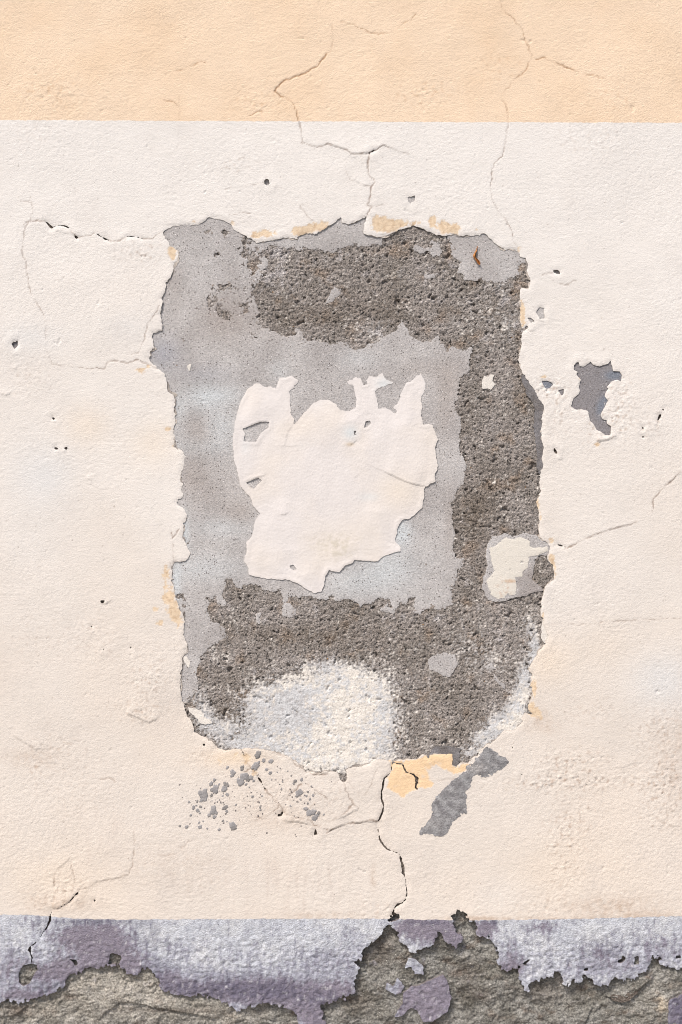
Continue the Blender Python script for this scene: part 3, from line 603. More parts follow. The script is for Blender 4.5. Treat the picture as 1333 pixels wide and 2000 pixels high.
def lav_colour(g):
    X, Y = g.X, g.Y
    pale = srgb(208, 210, 217) * K; white = srgb(224, 224, 226) * K; pur = srgb(146, 138, 150) * K; deep = srgb(102, 98, 116) * K; mid_ = srgb(172, 172, 184) * K
    C = mix(np.broadcast_to(pale, g.shape + (3,)), white, np.clip(fbm(X, Y, 60, 3, 111) + .2, 0, 1))
    brush = fbm(X, Y, 13, 4, 112, 3.2, .8) * .75 + fbm(X, Y, 9, 3, 117) * .35
    m = gauss(g, [(150,1830,60,26,.9),(215,1830,50,30,.9),(110,1900,60,26,.9),(200,1870,70,26,.8),(60,1800,30,16,.4),(20,1890,40,40,.5),(165,1898,40,16,.7),(60,1945,60,14,1.),(255,1885,30,24,.8),
        (830,1815,60,26,1.2),(800,1805,20,10,.7),(880,1830,30,26,1.1),(950,1815,26,22,1.1),(1000,1870,30,30,.6),(1060,1810,40,20,.6),(1170,1860,40,20,.5),(1290,1850,50,30,.5),(1000,1890,26,12,.6),(1200,1890,80,18,.5),
        (320,1925,60,30,.9),(420,1940,60,26,1.1),(520,1935,60,28,1.1),(600,1955,60,34,1.1),(665,1940,40,22,1.),(620,1985,30,24,1.3),(690,1850,30,30,.3),(640,1890,60,30,.4),(340,1850,30,20,.3),(830,1960,60,50,1.4),(860,1925,20,20,1.2),(1330,1985,30,50,1.2)])
    C = mix(C, mid_, sst(.0, .7, m + brush * .9 + .35 * sst(1800, 1910, Y)))
    C = mix(C, pur, sst(.32, .80, m + brush * .8))
    C = mix(C, deep, np.clip((.55 + 1.5 * np.clip(fbm(X, Y, 9, 3, 262, 4.0, .7) + .3, 0, 1)) * gauss(g, [(240,1795,0.1,0.1,0),(170,1800,90,6,.8),(450,1932,60,22,.8),(540,1935,46,20,.9),(620,1950,40,20,.6),(360,1930,40,14,.6),(90,1930,40,20,.4),(280,1815,26,30,.4),(840,1802,50,5,.6),(960,1802,30,5,.6),(310,1900,30,40,.4),(1180,1850,60,20,.3),(1330,1985,30,50,.8)]) + brush * .35, 0, .75))
    C = mix(C, deep, np.clip(fbm(X, Y, 18, 5, 113, 1.0, .7) * 1.5 - .35, 0, .6) * (.3 + .7 * sst(1810, 1900, Y)))
    C = mix(C, srgb(236, 234, 234) * K, np.clip(fbm(X, Y, 7, 3, 114, 1.6) - .3, 0, 1) * 1.1)
    C = mix(C, srgb(128, 124, 138) * K, np.clip(fbm(X, Y, 8, 3, 115, 1.3) - .3, 0, .6) * 1.2)
    return C

def rough_colour(g):
    X, Y = g.X, g.Y
    C = mix(np.broadcast_to(srgb(162, 153, 147), g.shape + (3,)), srgb(136, 127, 119), np.clip(.5 + fbm(X, Y, 70, 4, 121) * .9, 0, 1))
    C = mix(C, srgb(196, 189, 187), np.clip(fbm(X, Y, 24, 5, 122, 1.0, .7) * 1.8 - .5 + gauss(g, [(540,540,40,50,.6),(530,490,50,20,.7),(640,500,80,12,.5),(600,560,60,24,.25),(1000,600,30,60,.5),(830,540,60,30,.3),(740,648,30,12,.7),(960,570,40,16,.5),(860,520,30,20,.4),(800,1205,80,14,.4),(1000,1230,50,50,.4),(770,470,30,12,.5)]), 0, .8))
    C = mix(C, srgb(150, 128, 108), np.clip(fbm(X, Y, 46, 3, 126) * 1.3 - .3, 0, .5))
    C = mix(C, srgb(112, 98, 84), gauss(g, [(700,600,120,30,.35),(930,1000,40,80,.5),(600,620,60,20,.3),(600,1240,160,20,.4),(450,1390,30,60,.3)]) * 1.0)
    # lime-wash residue
    n1 = fbm(X, Y, 34, 4, 123); n2 = fbm(X, Y, 9, 3, 124)
    wm = gauss(g, [(640,1340,60,30,.9),(700,1340,60,40,1.1),(600,1400,110,66,1.5),(690,1420,80,60,1.4),(540,1370,60,34,1.),(660,1480,90,26,1.5),(740,1400,30,60,.6),(580,1460,60,30,1.2),(520,1440,60,30,.5),
        (430,1425,40,22,.8),(490,1455,60,14,.9),(400,1400,20,26,.8),(385,1360,18,30,.5),(400,1270,30,30,.35),(640,1300,50,14,.5),(1045,1270,12,40,1.2),(1025,1330,14,40,1.3),(1010,1385,18,36,1.4),(975,1420,30,20,1.3),(945,1445,26,16,1.1),(915,1470,30,12,.9),
        (1030,1220,14,30,.5),(990,1400,30,24,.6),(1040,700,0.1,.1,0),(960,620,60,40,.25),(990,560,30,20,.4),(1000,1130,30,30,.3),(920,1260,50,40,.35),(960,1300,40,30,.35),(730,645,40,16,.4),(1000,640,20,30,.25)])
    n3 = pn(X, Y, 4.2, 125); wash = sst(.18, 1.02, wm + n1 * .42 + n2 * .62 + n3 * .6) * .96
    Cw = mix(np.broadcast_to(srgb(210, 209, 209) * .94, g.shape + (3,)), srgb(170, 166, 166) * .92, np.clip(.25 + n1 * .6 + n2 * .9 + n3 * .4, 0, 1))
    cr = gauss(g, [(690,1350,60,30,1.),(720,1320,30,20,1.),(680,1300,20,20,.8),(600,1320,60,12,1.),(700,1400,60,40,1.1),(620,1370,50,26,.7),(660,1450,100,40,1.2),(620,1500,60,20,1.2),(700,1480,60,20,1.),(560,1340,40,12,.8),
        (1025,1365,10,26,1.3),(1010,1400,16,18,1.4),(985,1420,20,8,1.2),(1060,1240,8,20,1.2)]) - gauss(g, [(580,1390,36,30,.9),(740,1450,30,24,.8),(570,1360,30,16,.5)])
    Cw = mix(Cw, srgb(231, 223, 213) * .94, sst(.1, .95, cr * .55 + .12 + n1 * .7 + n2 * .8 + n3 * .4))
    C = mix(C, Cw, wash)
    return C, wash, wm

def skim_colour(g):
    X, Y = g.X, g.Y
    C = mix(np.broadcast_to(srgb(192, 187, 184), g.shape + (3,)), srgb(172, 166, 163), np.clip(.5 + fbm(X, Y, 90, 3, 131) * .9, 0, 1))
    C = mix(C, srgb(203, 206, 207), np.clip(gauss(g, [(400,775,40,26,.9),(430,830,30,30,.6),(350,800,14,30,.5),(395,870,60,22,.5),(440,1030,60,20,.5),(360,1040,10,40,.9),(400,1110,80,26,.5),(345,1140,10,40,.8),(785,1040,20,26,1.1),(760,1110,60,40,.7),(700,700,40,20,.3),(545,725,20,20,.3),(690,1140,60,30,.5),(450,770,30,20,.4)]), 0, 1) * .9)
    C = mix(C, srgb(168, 156, 148), np.clip(gauss(g, [(440,620,60,50,.5),(870,800,20,60,.35),(880,740,30,40,.4),(470,1000,30,30,.4),(820,720,40,20,.3),(340,560,20,60,.3),(390,850,26,30,.4),(375,930,30,40,.35),(880,1020,14,60,.4),(420,960,60,50,.2),(560,640,60,20,.3)]), 0, .7))
    C = mix(C, srgb(160, 160, 168), np.clip(gauss(g, [(320,690,30,30,.6),(400,730,60,20,.3)]), 0, .7))
    # exposed undercoat at the far right hole is darker and blue where paint bled
    C = mix(C, srgb(138, 133, 134), gauss(g, [(1150,770,70,90,3.0),(1075,755,30,20,2.),(28,672,14,14,2)]).clip(0, .95))
    C = mix(C, srgb(122, 130, 142), np.clip(gauss(g, [(1183,787,9,14,1.2),(1068,752,12,7,1.),(1200,733,18,10,.9),(1172,800,8,16,.6)]), 0, .7))
    return C

def stone_colour(g):
    X, Y = g.X, g.Y
    C = mix(np.broadcast_to(srgb(150, 147, 141), g.shape + (3,)), srgb(112, 108, 100), np.clip(.5 + fbm(X, Y, 60, 4, 141) * .9, 0, 1))
    C = mix(C, srgb(176, 171, 166), np.clip(fbm(X, Y, 30, 5, 142, .6, .7) * 1.5 - .3 + gauss(g, [(270,1950,90,30,.5),(500,1990,60,20,.3)]), 0, .8))
    C = mix(C, srgb(104, 90, 79), np.clip(fbm(X, Y, 44, 5, 143, .6, .65) * 1.7 - .25, 0, .8))
    C = mix(C, srgb(184, 176, 164), np.clip(gauss(g, [(240,1940,170,60,.75),(60,1985,60,20,.5),(440,1985,70,16,.6),(1280,1950,60,40,.25)]) * (.8 + .5 * fbm(X, Y, 26, 3, 146)), 0, .85))
    C = mix(C, srgb(92, 78, 68), np.clip(gauss(g, [(35,1975,24,14,.7),(745,1850,30,40,.55),(135,1950,16,6,.7),(915,1900,24,26,.4),(940,1945,30,16,.4),(1060,1940,60,22,.35),(330,1975,90,5,.5),(700,1960,40,24,.35),(890,1905,14,8,.6)]), 0, .8))
    C = mix(C, srgb(202, 186, 164), np.clip(gauss(g, [(1295,1965,14,20,1.)]) + fbm(X, Y, 12, 2, 144) * .4 - .3, 0, 1))
    C = mix(C, srgb(176, 172, 186), np.clip(fbm(X, Y, 26, 3, 145) * 1.2 - .5, 0, .6) * sst(1990, 1850, Y))
    return C

# ------------------------------------------------------------------ the wall
def empty(name, label=None, cat=None, loc=(0, 0, 0)):
    o = bpy.data.objects.new(name, None); o.empty_display_size = .2; SC.collection.objects.link(o); o.location = loc
    if label: o['label'] = label; o['category'] = cat
    return o
wall = empty('painted_wall', 'old plastered wall with orange top, cream middle, lavender foot and a large grey peeled area', 'wall')

XL, XR, YT, YB = -2450.0, 3780.0, -1500.0, GY + 12
ST = 2.15
xs = sorted(set(grow(-24, XL, ST)[1:])) + list(np.arange(-24, 1357, ST)) + grow(1357 + ST, XR, ST)
ys = sorted(set(grow(-24, YT, ST)[1:])) + list(np.arange(-24, 2026, ST)) + grow(2026 + ST, YB, ST, 1.06, 12)
G = Grid(xs, ys)
hs = hole_sdf(G); sm = small_field(G); dp = deep_field(G); ck = crack_field(G); stn = stone_open(G)
op = np.maximum(np.maximum(hs, sm), np.maximum(np.maximum(dp, ck), stn))
lavis = isle_field(G, LAV_ISLES, .7)
opL = np.maximum(np.minimum(np.maximum(np.maximum(dp, ck), stn), -lavis), -60)
H, hd, rb = plaster_height(G, op)
solid = -op
bt = G.Y - band_top(G); bl = G.Y - band_low(G)
C, oexp = plaster_colour(G, hd, rb)
orp = poly_sdf(G, ORANGE_PIECE, 20) + jag(G, 1.1, 51)
C = mix(C, mix(np.broadcast_to(srgb(247, 214, 174) * K, G.shape + (3,)), CREAM_LOW, sst(.1, .5, gauss(G, [(850,1512,14,14,.9),(880,1515,16,8,.6)]) + pn(G.X, G.Y, 9, 52) * .3)), sst(-.8, .8, orp))
H = H - oexp * .35 - sst(-.8, .8, orp) * .45
Hl = H + .5 - np.abs(pn(G.X, G.Y, 13, 153, .8)) * 3.0 * sst(1790, 1870, G.Y) - pits(G.X, G.Y, 14, 154, 1, 3.2, .5) * 1.0 + fbm(G.X, G.Y, 17, 4, 151, .8, .8) * 2.4 * sst(1790, 1880, G.Y) + fbm(G.X, G.Y, 7, 2, 152) * 1.0 * (.4 + .6 * sst(1800, 1870, G.Y))
SK = srgb(150, 138, 126)
sheet('orange_paint_band', G, np.minimum(solid, -bt), H, orange_colour(G, hd, rb), M_ORANGE, wall, skirt=SK)
sheet('cream_plaster_coat', G, np.minimum(np.minimum(solid, bt), -bl), H, C, M_PLASTER, wall, skirt=SK)
lavF = np.minimum(-opL, bl)
sheet('lavender_paint_band', G, lavF, np.where(lavis > -6, Hl - 1.6, Hl), lav_colour(G), M_LAV, wall, skirt=srgb(120, 112, 112))

sheet('cement_bed_in_cracks', G, np.minimum(np.maximum(ck, dp) + 5, 8), -1.6 + pn(G.X, G.Y, 6, 251) * 1.2 - 2.5 * sst(1700, 1790, G.Y), np.broadcast_to(srgb(112, 102, 94), G.shape + (3,)) + 0, M_ROUGH, wall)

def bilin(g, A, x, y):
    i = int(np.clip(np.searchsorted(g.xs, x) - 1, 0, len(g.xs) - 2)); j = int(np.clip(np.searchsorted(g.ys, y) - 1, 0, len(g.ys) - 2))
    return float(A[j, i])
H_OUT = H.copy(); G_OUT = G

# rough cement body inside the peeled area
g = box(280, 408, 1096, 1536, 1.75)
hs = hole_sdf(g); rt = poly_sdf(g, ROUGH_TOP, 30) + jag(g, 1.35, 16); rt = rt + fbm(g.X, g.Y, 9, 3, 265, 1, .8) * 7 * np.exp(-np.abs(rt) / 6) * np.clip(.3 + pn(g.X, g.Y, 60, 266) * 1.2, 0, 1)
isl = isle_field(g, ISLES, .9)
nz = fbm(g.X, g.Y, 60, 3, 161)
pock = gauss(g, [(415,590,30,20,.9),(440,615,20,16,.9),(405,452,14,8,.8),(440,455,12,9,.9),(425,495,14,10,.9),(472,495,14,10,1.),(480,470,14,12,.9),(490,520,14,18,.9),(480,600,10,12,1.),(440,560,30,10,.9),(500,660,9,6,1.),(498,500,16,20,.8),
    (350,1165,14,12,.9),(360,1200,6,30,.8),(905,745,16,40,.5),(880,790,14,30,.45)])
skf = np.maximum(np.minimum(hs + 12, -rt), isl)
skf = np.minimum(skf, (.75 - pock - fbm(g.X, g.Y, 10, 3, 162) * .55) * 12)
zone = np.clip(gauss(g, [(505,545,34,56,1.2),(485,600,30,30,.7),(900,770,16,60,1.),(560,486,60,14,.8),(700,1180,180,10,.8),(1000,560,24,16,.8),(425,1200,14,40,.7),(470,480,30,20,.7),(850,480,30,20,.8),(740,478,30,10,.7)]), 0, 1)
skf = skf + zone * (fbm(g.X, g.Y, 13, 4, 168, 1, .75) * 16 - 1)
skf = np.minimum(skf, 30)
Cr, wash, wm = rough_colour(g)
pt = np.maximum(pits(g.X, g.Y, 27, 3, 1.4, 6.2, .5), pits(g.X, g.Y, 15, 5, 1.0, 3.6, .3)); pt2 = pits(g.X, g.Y, 8, 9, 1.0, 3.4, .75)
gr = fbm(g.X, g.Y, 9, 3, 163, .75, .85); rid = 1 - np.abs(pn(g.X, g.Y, 10, 164)) * 2
Hr = .2 + pn(g.X, g.Y, 120, 165) * .5 + pn(g.X, g.Y, 30, 166) * .5 + gr * 2.6 * (1 - .68 * wash) + rid * .6 * (1 - .6 * wash) - pt * 6.5 * (1 - .55 * wash) - pt2 * 2.6 * (1 - .82 * wash) + wash * (.5 + fbm(g.X, g.Y, 22, 5, 167, 1, .7) * 1.4)
# recessed ring below the lime wash and tool cracks
for pts, amp in (([(820,1118),(935,1175),(960,1178),(1000,1180),(1055,1172)],.0),([(870,1022),(905,1015),(930,1020),(933,1030),(955,1028),(968,1034)],2.2),([(965,1180),(1010,1168),(1030,1180),(1050,1178),(1060,1172)],2.6),([(900,1340),(905,1348)],2.)):
    D, _, _ = seg_dist(g, pts, False, 10); Hr = Hr - amp * np.clip(1.2 - D / 2.2, 0, 1)
sheet('rough_cement_coat', g, np.minimum(hs + 10, np.maximum(-skf + 6, np.maximum(rt, 0) - 100)), Hr, Cr, M_ROUGH, wall, grain=np.clip(1 - wash * .72, .12, 1))

# smooth grey skim coat (main, and what shows in the small holes)
def skim_h(g, f):
    h = 1.55 + pn(g.X, g.Y, 150, 171) * .5 + pn(g.X, g.Y, 50, 172) * .18 + pn(g.X, g.Y, 6, 173) * .10 + pn(g.X, g.Y, 3.8, 174) * .08
    h = h - pits(g.X, g.Y, 26, 14, 1.0, 3.0, .35) * 1.2
    return h - .5 * np.exp(-np.clip(f, 0, 50) / 2.2)
sheet('grey_skim_coat', g, skf, skim_h(g, skf), skim_colour(g), M_SKIM, wall, skirt=srgb(196, 188, 180))

for (x0, y0, x1, y1, polys, lift) in ((1100, 694, 1230, 864, [BIG_R], 0), (1046, 730, 1114, 784, SMALL[0:2], 0), (786, 372, 822, 410, [SMALL[2]], .8), (508, 340, 536, 372, [SMALL[3]], -2),
                                  (12, 654, 46, 692, [SMALL[4]], -1), (1070, 516, 1104, 546, [SMALL[5]], -3), (1012, 588, 1076, 656, SMALL[6:9], -.5)):
    gg = box(x0, y0, x1, y1, 2.0)
    f = np.full(gg.shape, -30, np.float32)
    for p in polys: f = np.maximum(f, poly_sdf(gg, p, 30) + 5)
    sheet('exposed_undercoat', gg, f, skim_h(gg, f) - .4 + lift, skim_colour(gg), M_SKIM, wall)

# thin torn under-layer left along parts of the broken edge
gg = box(280, 408, 1096, 1536, 2.0); h0 = hole_sdf(gg); h0 = h0 + 0
tt = np.clip(pn(gg.X, gg.Y, 46, 241) * 6 + pn(gg.X, gg.Y, 13, 242) * 3 + pn(gg.X, gg.Y, 5, 243) * 1.2 - .3, -7, 7)
cr_ = mix(np.broadcast_to(srgb(208, 196, 184), gg.shape + (3,)), srgb(150, 142, 136), np.clip(.5 + pn(gg.X, gg.Y, 30, 244) * 1.4, 0, 1))
sheet('torn_plaster_rim', gg, np.minimum(h0 + 5, tt - h0), 2.2 + pn(gg.X, gg.Y, 12, 245) * .5 + 0 * gg.X, cr_, M_SKIM, wall)

# bluish edge strips of the older coat
for nm, P, bb in (('bluish_coat_edge', STRIP_R, (1008, 712, 1090, 942)), ('bluish_coat_edge', STRIP_B, (820, 1448, 910, 1512))):
    gg = box(*bb, 1.9); f = poly_sdf(gg, P, 30) + jag(gg, .8, 18)
    f = np.minimum(f, hole_sdf(gg) + 9)
    hh = 2.3 + pn(gg.X, gg.Y, 20, 181) * .4 + pn(gg.X, gg.Y, 6, 182) * .3
    cc_ = mix(np.broadcast_to(srgb(134, 130, 131), gg.shape + (3,)), srgb(110, 104, 101), np.clip(.4 + fbm(gg.X, gg.Y, 24, 3, 183), 0, 1))
    sheet(nm, gg, f, hh, cc_, M_MORTAR, wall)

# cement patch with cream paint on it at the right edge
gg = box(932, 1026, 1100, 1190, 1.8); f = poly_sdf(gg, SIDE_SKIM, 30) + jag(gg, .8, 19); f = np.minimum(f, hole_sdf(gg) + 9)
sheet('cement_patch', gg, f, skim_h(gg, f) + .6 + gauss(gg, [(1050,1160,20,14,1.5)]), mix(skim_colour(gg), srgb(158, 150, 146), sst(985, 1045, gg.X + pn(gg.X, gg.Y, 14, 252) * 14) * sst(1080, 1130, gg.Y)), M_SKIM, wall, skirt=srgb(190, 184, 178))
f2 = poly_sdf(gg, SIDE_CREAM, 30) + jag(gg, .7, 20)
cc_ = mix(np.broadcast_to(srgb(234, 226, 214) * K, gg.shape + (3,)), srgb(206, 166, 130) * K, np.clip(gauss(gg, [(998,1135,14,4,1.2)]) + pn(gg.X, gg.Y, 6, 191) * .3 - .3, 0, .8))
cc_ = mix(cc_, srgb(216, 190, 170) * K, np.clip(gauss(gg, [(985,1150,12,16,.9)]) * pn(gg.X, gg.Y, 7, 192) * 2, 0, .8))
sheet('cream_paint_patch', gg, f2, skim_h(gg, f2) + 1.5 + pn(gg.X, gg.Y, 10, 193) * .2 - pits(gg.X, gg.Y, 22, 31, 1.2, 2.6, .4) * 2.2, cc_, M_PLASTER, wall)

for P in CHIPS:
    x0 = min(p[0] for p in P); x1 = max(p[0] for p in P); y0 = min(p[1] for p in P); y1 = max(p[1] for p in P)
    gg = box(x0 - 8, y0 - 8, x1 + 8, y1 + 8, 1.6); f = poly_sdf(gg, P, 20) + jag(gg, .7, 23)
    sheet('paint_chip', gg, f, 2.3 + pn(gg.X, gg.Y, 9, 201) * .35 + 0 * gg.X, np.broadcast_to(srgb(238, 230, 220) * K, gg.shape + (3,)) + 0, M_PLASTER, wall)

# central filler patch
gg = box(444, 716, 868, 1170, 1.8)
f = poly_sdf(gg, PATCH, 40) + jag(gg, .55, 24)
for p in PATCH_HOLES: f = np.minimum(f, -poly_sdf(gg, p, 40) - .2 + jag(gg, .3, 25))
X, Y = gg.X, gg.Y
e = np.clip(f, 0, 40)
hh = 3.2 + 1.1 * sst(0, 30, e) + pn(X, Y, 90, 211) * .9 + pn(X + .15 * Y, Y, 26, 218, 7.0) * .55 * (.6 + .8 * pn(X, Y, 120, 219)) + pn(X + Y * .3, Y, 38, 212, 2.0) * .45 + pn(X, Y, 16, 213, .5) * .12 + pn(X, Y, 7, 214, .6) * .07 * (.4 + sst(930, 1100, Y))
hh = hh + .8 * np.exp(-((e - 4) / 4) ** 2) * np.clip(.4 + pn(X, Y, 40, 215), 0, 1)            # curling rims
hh = hh - 1.7 * sst(830, 735, Y)                                                             # feathered thin top
for pts, amp, dec in (([(830,950),(810,946),(790,940),(770,930),(748,920)],1.6,40),([(565,1000),(555,1006),(545,1004)],1.2,12),([(783,1076),(770,1064),(756,1060)],-.8,8),([(590,870),(560,872),(540,870)],.5,10),
                      ([(683,872),(690,866),(700,858)],-1.2,7),([(575,825),(562,845),(555,880)],.7,16),([(705,925),(690,935)],.4,10),([(497,995),(520,985),(560,1000)],.35,30),([(496,955),(483,946)],1.2,8),([(526,822),(509,823),(474,836)],1.0,18),([(520,928),(505,932),(480,942)],1.0,18)):
    D, sd, T = seg_dist(gg, pts, False, dec * 2.2); n_ = len(pts) - 1
    hh = hh + np.where(sd < 0, amp * np.exp(-D / dec) * sst(dec * 2.2, dec * .8, D), 0) * np.clip(np.minimum(T, n_ - T) / (n_ * .25) + (.4 if amp > 1.4 else 0), 0, 1)
hh = hh + gauss(gg, [(555,990,20,14,.9),(740,1000,18,7,.6),(640,835,60,50,.8),(500,790,24,40,.6),(790,880,50,60,.7),(600,1120,50,20,.7),(540,1075,60,8,.3)])
cc_ = mix(np.broadcast_to(srgb(238, 230, 225) * K, gg.shape + (3,)), srgb(238, 227, 216) * K, np.clip(.1 + fbm(X, Y, 110, 3, 216) * .9, 0, 1))
cc_ = mix(cc_, srgb(238, 225, 210) * K, np.clip(gauss(gg, [(780,960,50,40,.8),(590,830,40,30,.4),(650,1070,40,30,.5),(500,1080,30,30,.3),(700,1030,60,30,.3)]), 0, 1))
cc_ = mix(cc_, srgb(226, 230, 230) * K, np.clip(gauss(gg, [(685,845,14,14,.8),(750,750,16,12,.7),(720,970,20,8,.4),(480,870,10,20,.3)]), 0, .8))
cc_ = mix(cc_, srgb(214, 204, 186) * K, np.clip(gauss(gg, [(655,1060,45,18,.9),(660,1080,30,16,.6)]) * (.35 + fbm(X, Y, 10, 3, 217)), 0, .6))
cc_ = mix(cc_, srgb(214, 196, 174) * K, np.clip(gauss(gg, [(684,868,8,4,1.)]), 0, .8))
sheet('filler_patch', gg, f, hh, cc_, M_FILL, wall, hb=-.5)

# masonry showing at the foot
xs2 = sorted(set(grow(-24, XL, 2.0)[1:])) + list(np.arange(-24, 1357, 2.0)) + grow(1359, XR, 2.0)
ys2 = list(np.arange(1764, 2026, 2.0)) + grow(2028, YB, 2.0, 1.06, 12)
g = Grid(xs2, ys2); X, Y = g.X, g.Y
so_ = stone_open(g); near = np.clip(1 - np.maximum(-60 - X, X - 1393) / 60, 0, 1)
Hs = -7.2 + gauss(g, [(220,1950,160,60,4.5),(420,1960,60,30,4),(830,1860,60,40,2.5),(1290,1930,70,60,3.),(740,1850,40,50,-4),(920,1870,60,60,-2),(1080,1960,90,40,-3)]) + fbm(X, Y, 150, 3, 221, .7) * 8.0 + fbm(X + .4 * Y, Y, 60, 4, 222, .55, .6) * 4.5 - np.abs(fbm(X - .3 * Y, Y, 50, 4, 227, .6, .6)) * 4.0 + pits(X, Y, 46, 42, 8, 24, .8) * 2.6 + pits(X, Y, 19, 43, 3, 9, .7) * 1.8 * near + (fbm(X, Y, 8, 3, 223, .75, .9) * 3.2) * near
rr = 1 - np.abs(fbm(X, Y, 60, 3, 224, .55)) * 3; Hs = Hs - np.clip(rr, 0, 1) ** 3 * 1.0 + fbm(X + Y * .6, Y, 16, 4, 226, .5, .8) * 1.6 * near
Hs = Hs - pits(X, Y, 34, 41, 2, 7, .4) * 3.0 * near
for pts, amp, dec in (([(430,1992),(422,1990),(371,1981),(304,1970),(250,1958),(236,1959),(205,1980),(186,2004)],7,26),([(450,1978),(500,1995),(560,2004)],5,20),([(1290,1900),(1262,1925),(1238,1943),(1220,1954),(1197,1951),(1170,1948)],8,34),
                      ([(840,1905),(872,1900),(868,1870)],-2,16),([(1165,1960),(1150,1990),(1140,2010)],4,20),([(60,1960),(30,1985),(0,1990)],5,16),([(330,1960),(400,1972),(450,1970)],3,16)):
    D, sd, T = seg_dist(g, pts, False, dec * 2.2); n_ = len(pts) - 1
    amp *= .75; Hs = Hs + np.where(sd < 0, amp * np.exp(-D / dec) * sst(dec * 2.2, dec * .8, D), -.4 * amp * np.exp(-D / 7)) * np.clip(np.minimum(T, n_ - T) / (n_ * .2), 0, 1)
Hs = np.where(Hs > 1, 1 + np.log1p(np.clip(Hs - 1, 0, 50)), Hs); Hs = np.maximum(Hs, -22) - .6 * np.exp(-np.clip(so_, 0, 99) / 5)
sheet('masonry_foot', g, np.minimum(so_ + 12, Y - 1766), Hs, stone_colour(g), M_STONE, wall)

# ------------------------------------------------------------------ solid body behind the coats
def plain(name, base, var, scale, rough=.9, bump=.002):
    m = bpy.data.materials.new(name); m.use_nodes = True; n = m.node_tree.nodes; l = m.node_tree.links
    b = n['Principled BSDF']; b.inputs['Roughness'].default_value = rough
    tc = n.new('ShaderNodeTexCoord'); t = n.new('ShaderNodeTexNoise'); t.inputs['Scale'].default_value = scale; t.inputs['Detail'].default_value = 6
    l.new(tc.outputs['Object'], t.inputs['Vector'])
    r = n.new('ShaderNodeValToRGB'); r.color_ramp.elements[0].position = .3; r.color_ramp.elements[1].position = .7
    r.color_ramp.elements[0].color = (*[c * (1 - var) for c in base], 1); r.color_ramp.elements[1].color = (*[min(1, c * (1 + var)) for c in base], 1)
    l.new(t.outputs[0], r.inputs[0]); l.new(r.outputs[0], b.inputs['Base Color'])
    bp = n.new('ShaderNodeBump'); bp.inputs['Distance'].default_value = bump; l.new(t.outputs[0], bp.inputs['Height']); l.new(bp.outputs[0], b.inputs['Normal'])
    return m
M_CORE = plain('wall_core', (.16, .14, .125), .4, 60)
def boxmesh(name, x0, x1, y0, y1, z0, z1, mat, parent=None):
    v = [(x, y, z) for x in (x0, x1) for y in (y0, y1) for z in (z0, z1)]
    f = [(0,1,3,2),(4,6,7,5),(0,4,5,1),(2,3,7,6),(0,2,6,4),(1,5,7,3)]
    me = bpy.data.meshes.new(name); me.from_pydata(v, [], f); me.update(); me.materials.append(mat)
    o = bpy.data.objects.new(name, me); SC.collection.objects.link(o); o.parent = parent; return o
boxmesh('wall_core', wx(XL) + .004, wx(XR) - .004, .027, .42, -.06, wz(YT) - .004, M_CORE, wall)

# ------------------------------------------------------------------ mortar smear and splashes (stuck on the paint)
gg = box(812, 1450, 1006, 1644, 1.7); f = poly_sdf(gg, SMEAR, 30) + jag(gg, 1.25, 26)
f = np.minimum(f, (1.35 + pn(gg.X, gg.Y, 6, 231)) * 6 * sst(0, 9, f) + f)
X, Y = gg.X, gg.Y; u = (X - Y) * .707; v_ = (X + Y) * .707
base = np.interp(X.ravel(), G_OUT.xs, np.arange(len(G_OUT.xs))).reshape(X.shape); by = np.interp(Y.ravel(), G_OUT.ys, np.arange(len(G_OUT.ys))).reshape(X.shape)
hb_ = H_OUT[by.astype(int), base.astype(int)]
hb_ = np.maximum(hb_, 2.0)
hm = hb_ + .5 + .9 * sst(0, 10, f) + fbm(v_, u, 40, 3, 232, .8) * .5 * sst(0, 8, f) + fbm(X, Y, 9, 4, 233, 1, .8) * 1.3
cm = mix(np.broadcast_to(srgb(156, 154, 154), gg.shape + (3,)), srgb(126, 123, 124), np.clip(.5 + fbm(v_, u, 20, 4, 234, .6), 0, 1))
cm = mix(cm, srgb(178, 172, 168), np.clip(gauss(gg, [(930,1500,16,10,.7),(850,1610,14,10,.3)]), 0, .7))
sheet('mortar_smear', gg, f, hm, cm, M_MORTAR, wall, hb=1.0)

SPL = [(665,125,25),(650,210,30),(636,214,20),(705,172,15),(760,178,18),(545,228,18),(437,225,12),(478,262,22),(474,282,16),(565,290,32),(590,308,20),(535,330,30),(612,300,18),(340,318,14),(315,345,16),(427,350,20),(412,385,24),
(350,385,28),(322,388,16),(375,350,10),(318,432,12),(262,425,34),(236,412,18),(270,450,24),(245,468,15),(213,477,10),(152,482,9),(185,522,14),(205,508,8),(215,545,15),(237,517,10),(435,425,14),(402,438,8),(322,475,6),(376,465,6),(362,480,5),(330,545,28),
(342,556,20),(300,580,14),(340,592,15),(420,523,20),(432,550,12),(388,490,6),(498,503,8),(470,655,26),(480,672,24),(375,685,11),(231,668,15),(285,678,7),(133,665,14),(84,660,10),(163,580,9),(232,565,8),(225,635,9),(257,625,7),(403,620,8),(432,628,6),
(755,265,13),(727,240,12),(838,385,8),(940,325,12),(988,316,14),(930,345,8),(975,412,26),(958,425,16),(1035,405,9),(1024,435,9),(1075,432,12),(1050,460,10),(980,463,9),(1035,492,10),(1020,530,16),(1045,560,24),(1085,600,24),(1075,555,20),(1115,560,12),
(1152,575,8),(1110,580,10),(695,437,8),(622,440,10),(680,520,9),(683,540,8),(600,372,6),(575,350,10),(885,252,6),(913,285,7),(808,260,6),(795,315,6),(847,330,7),(765,315,6),(825,350,6),(830,230,6),(630,322,8),(1060,362,7),(905,510,8),(870,500,6)]
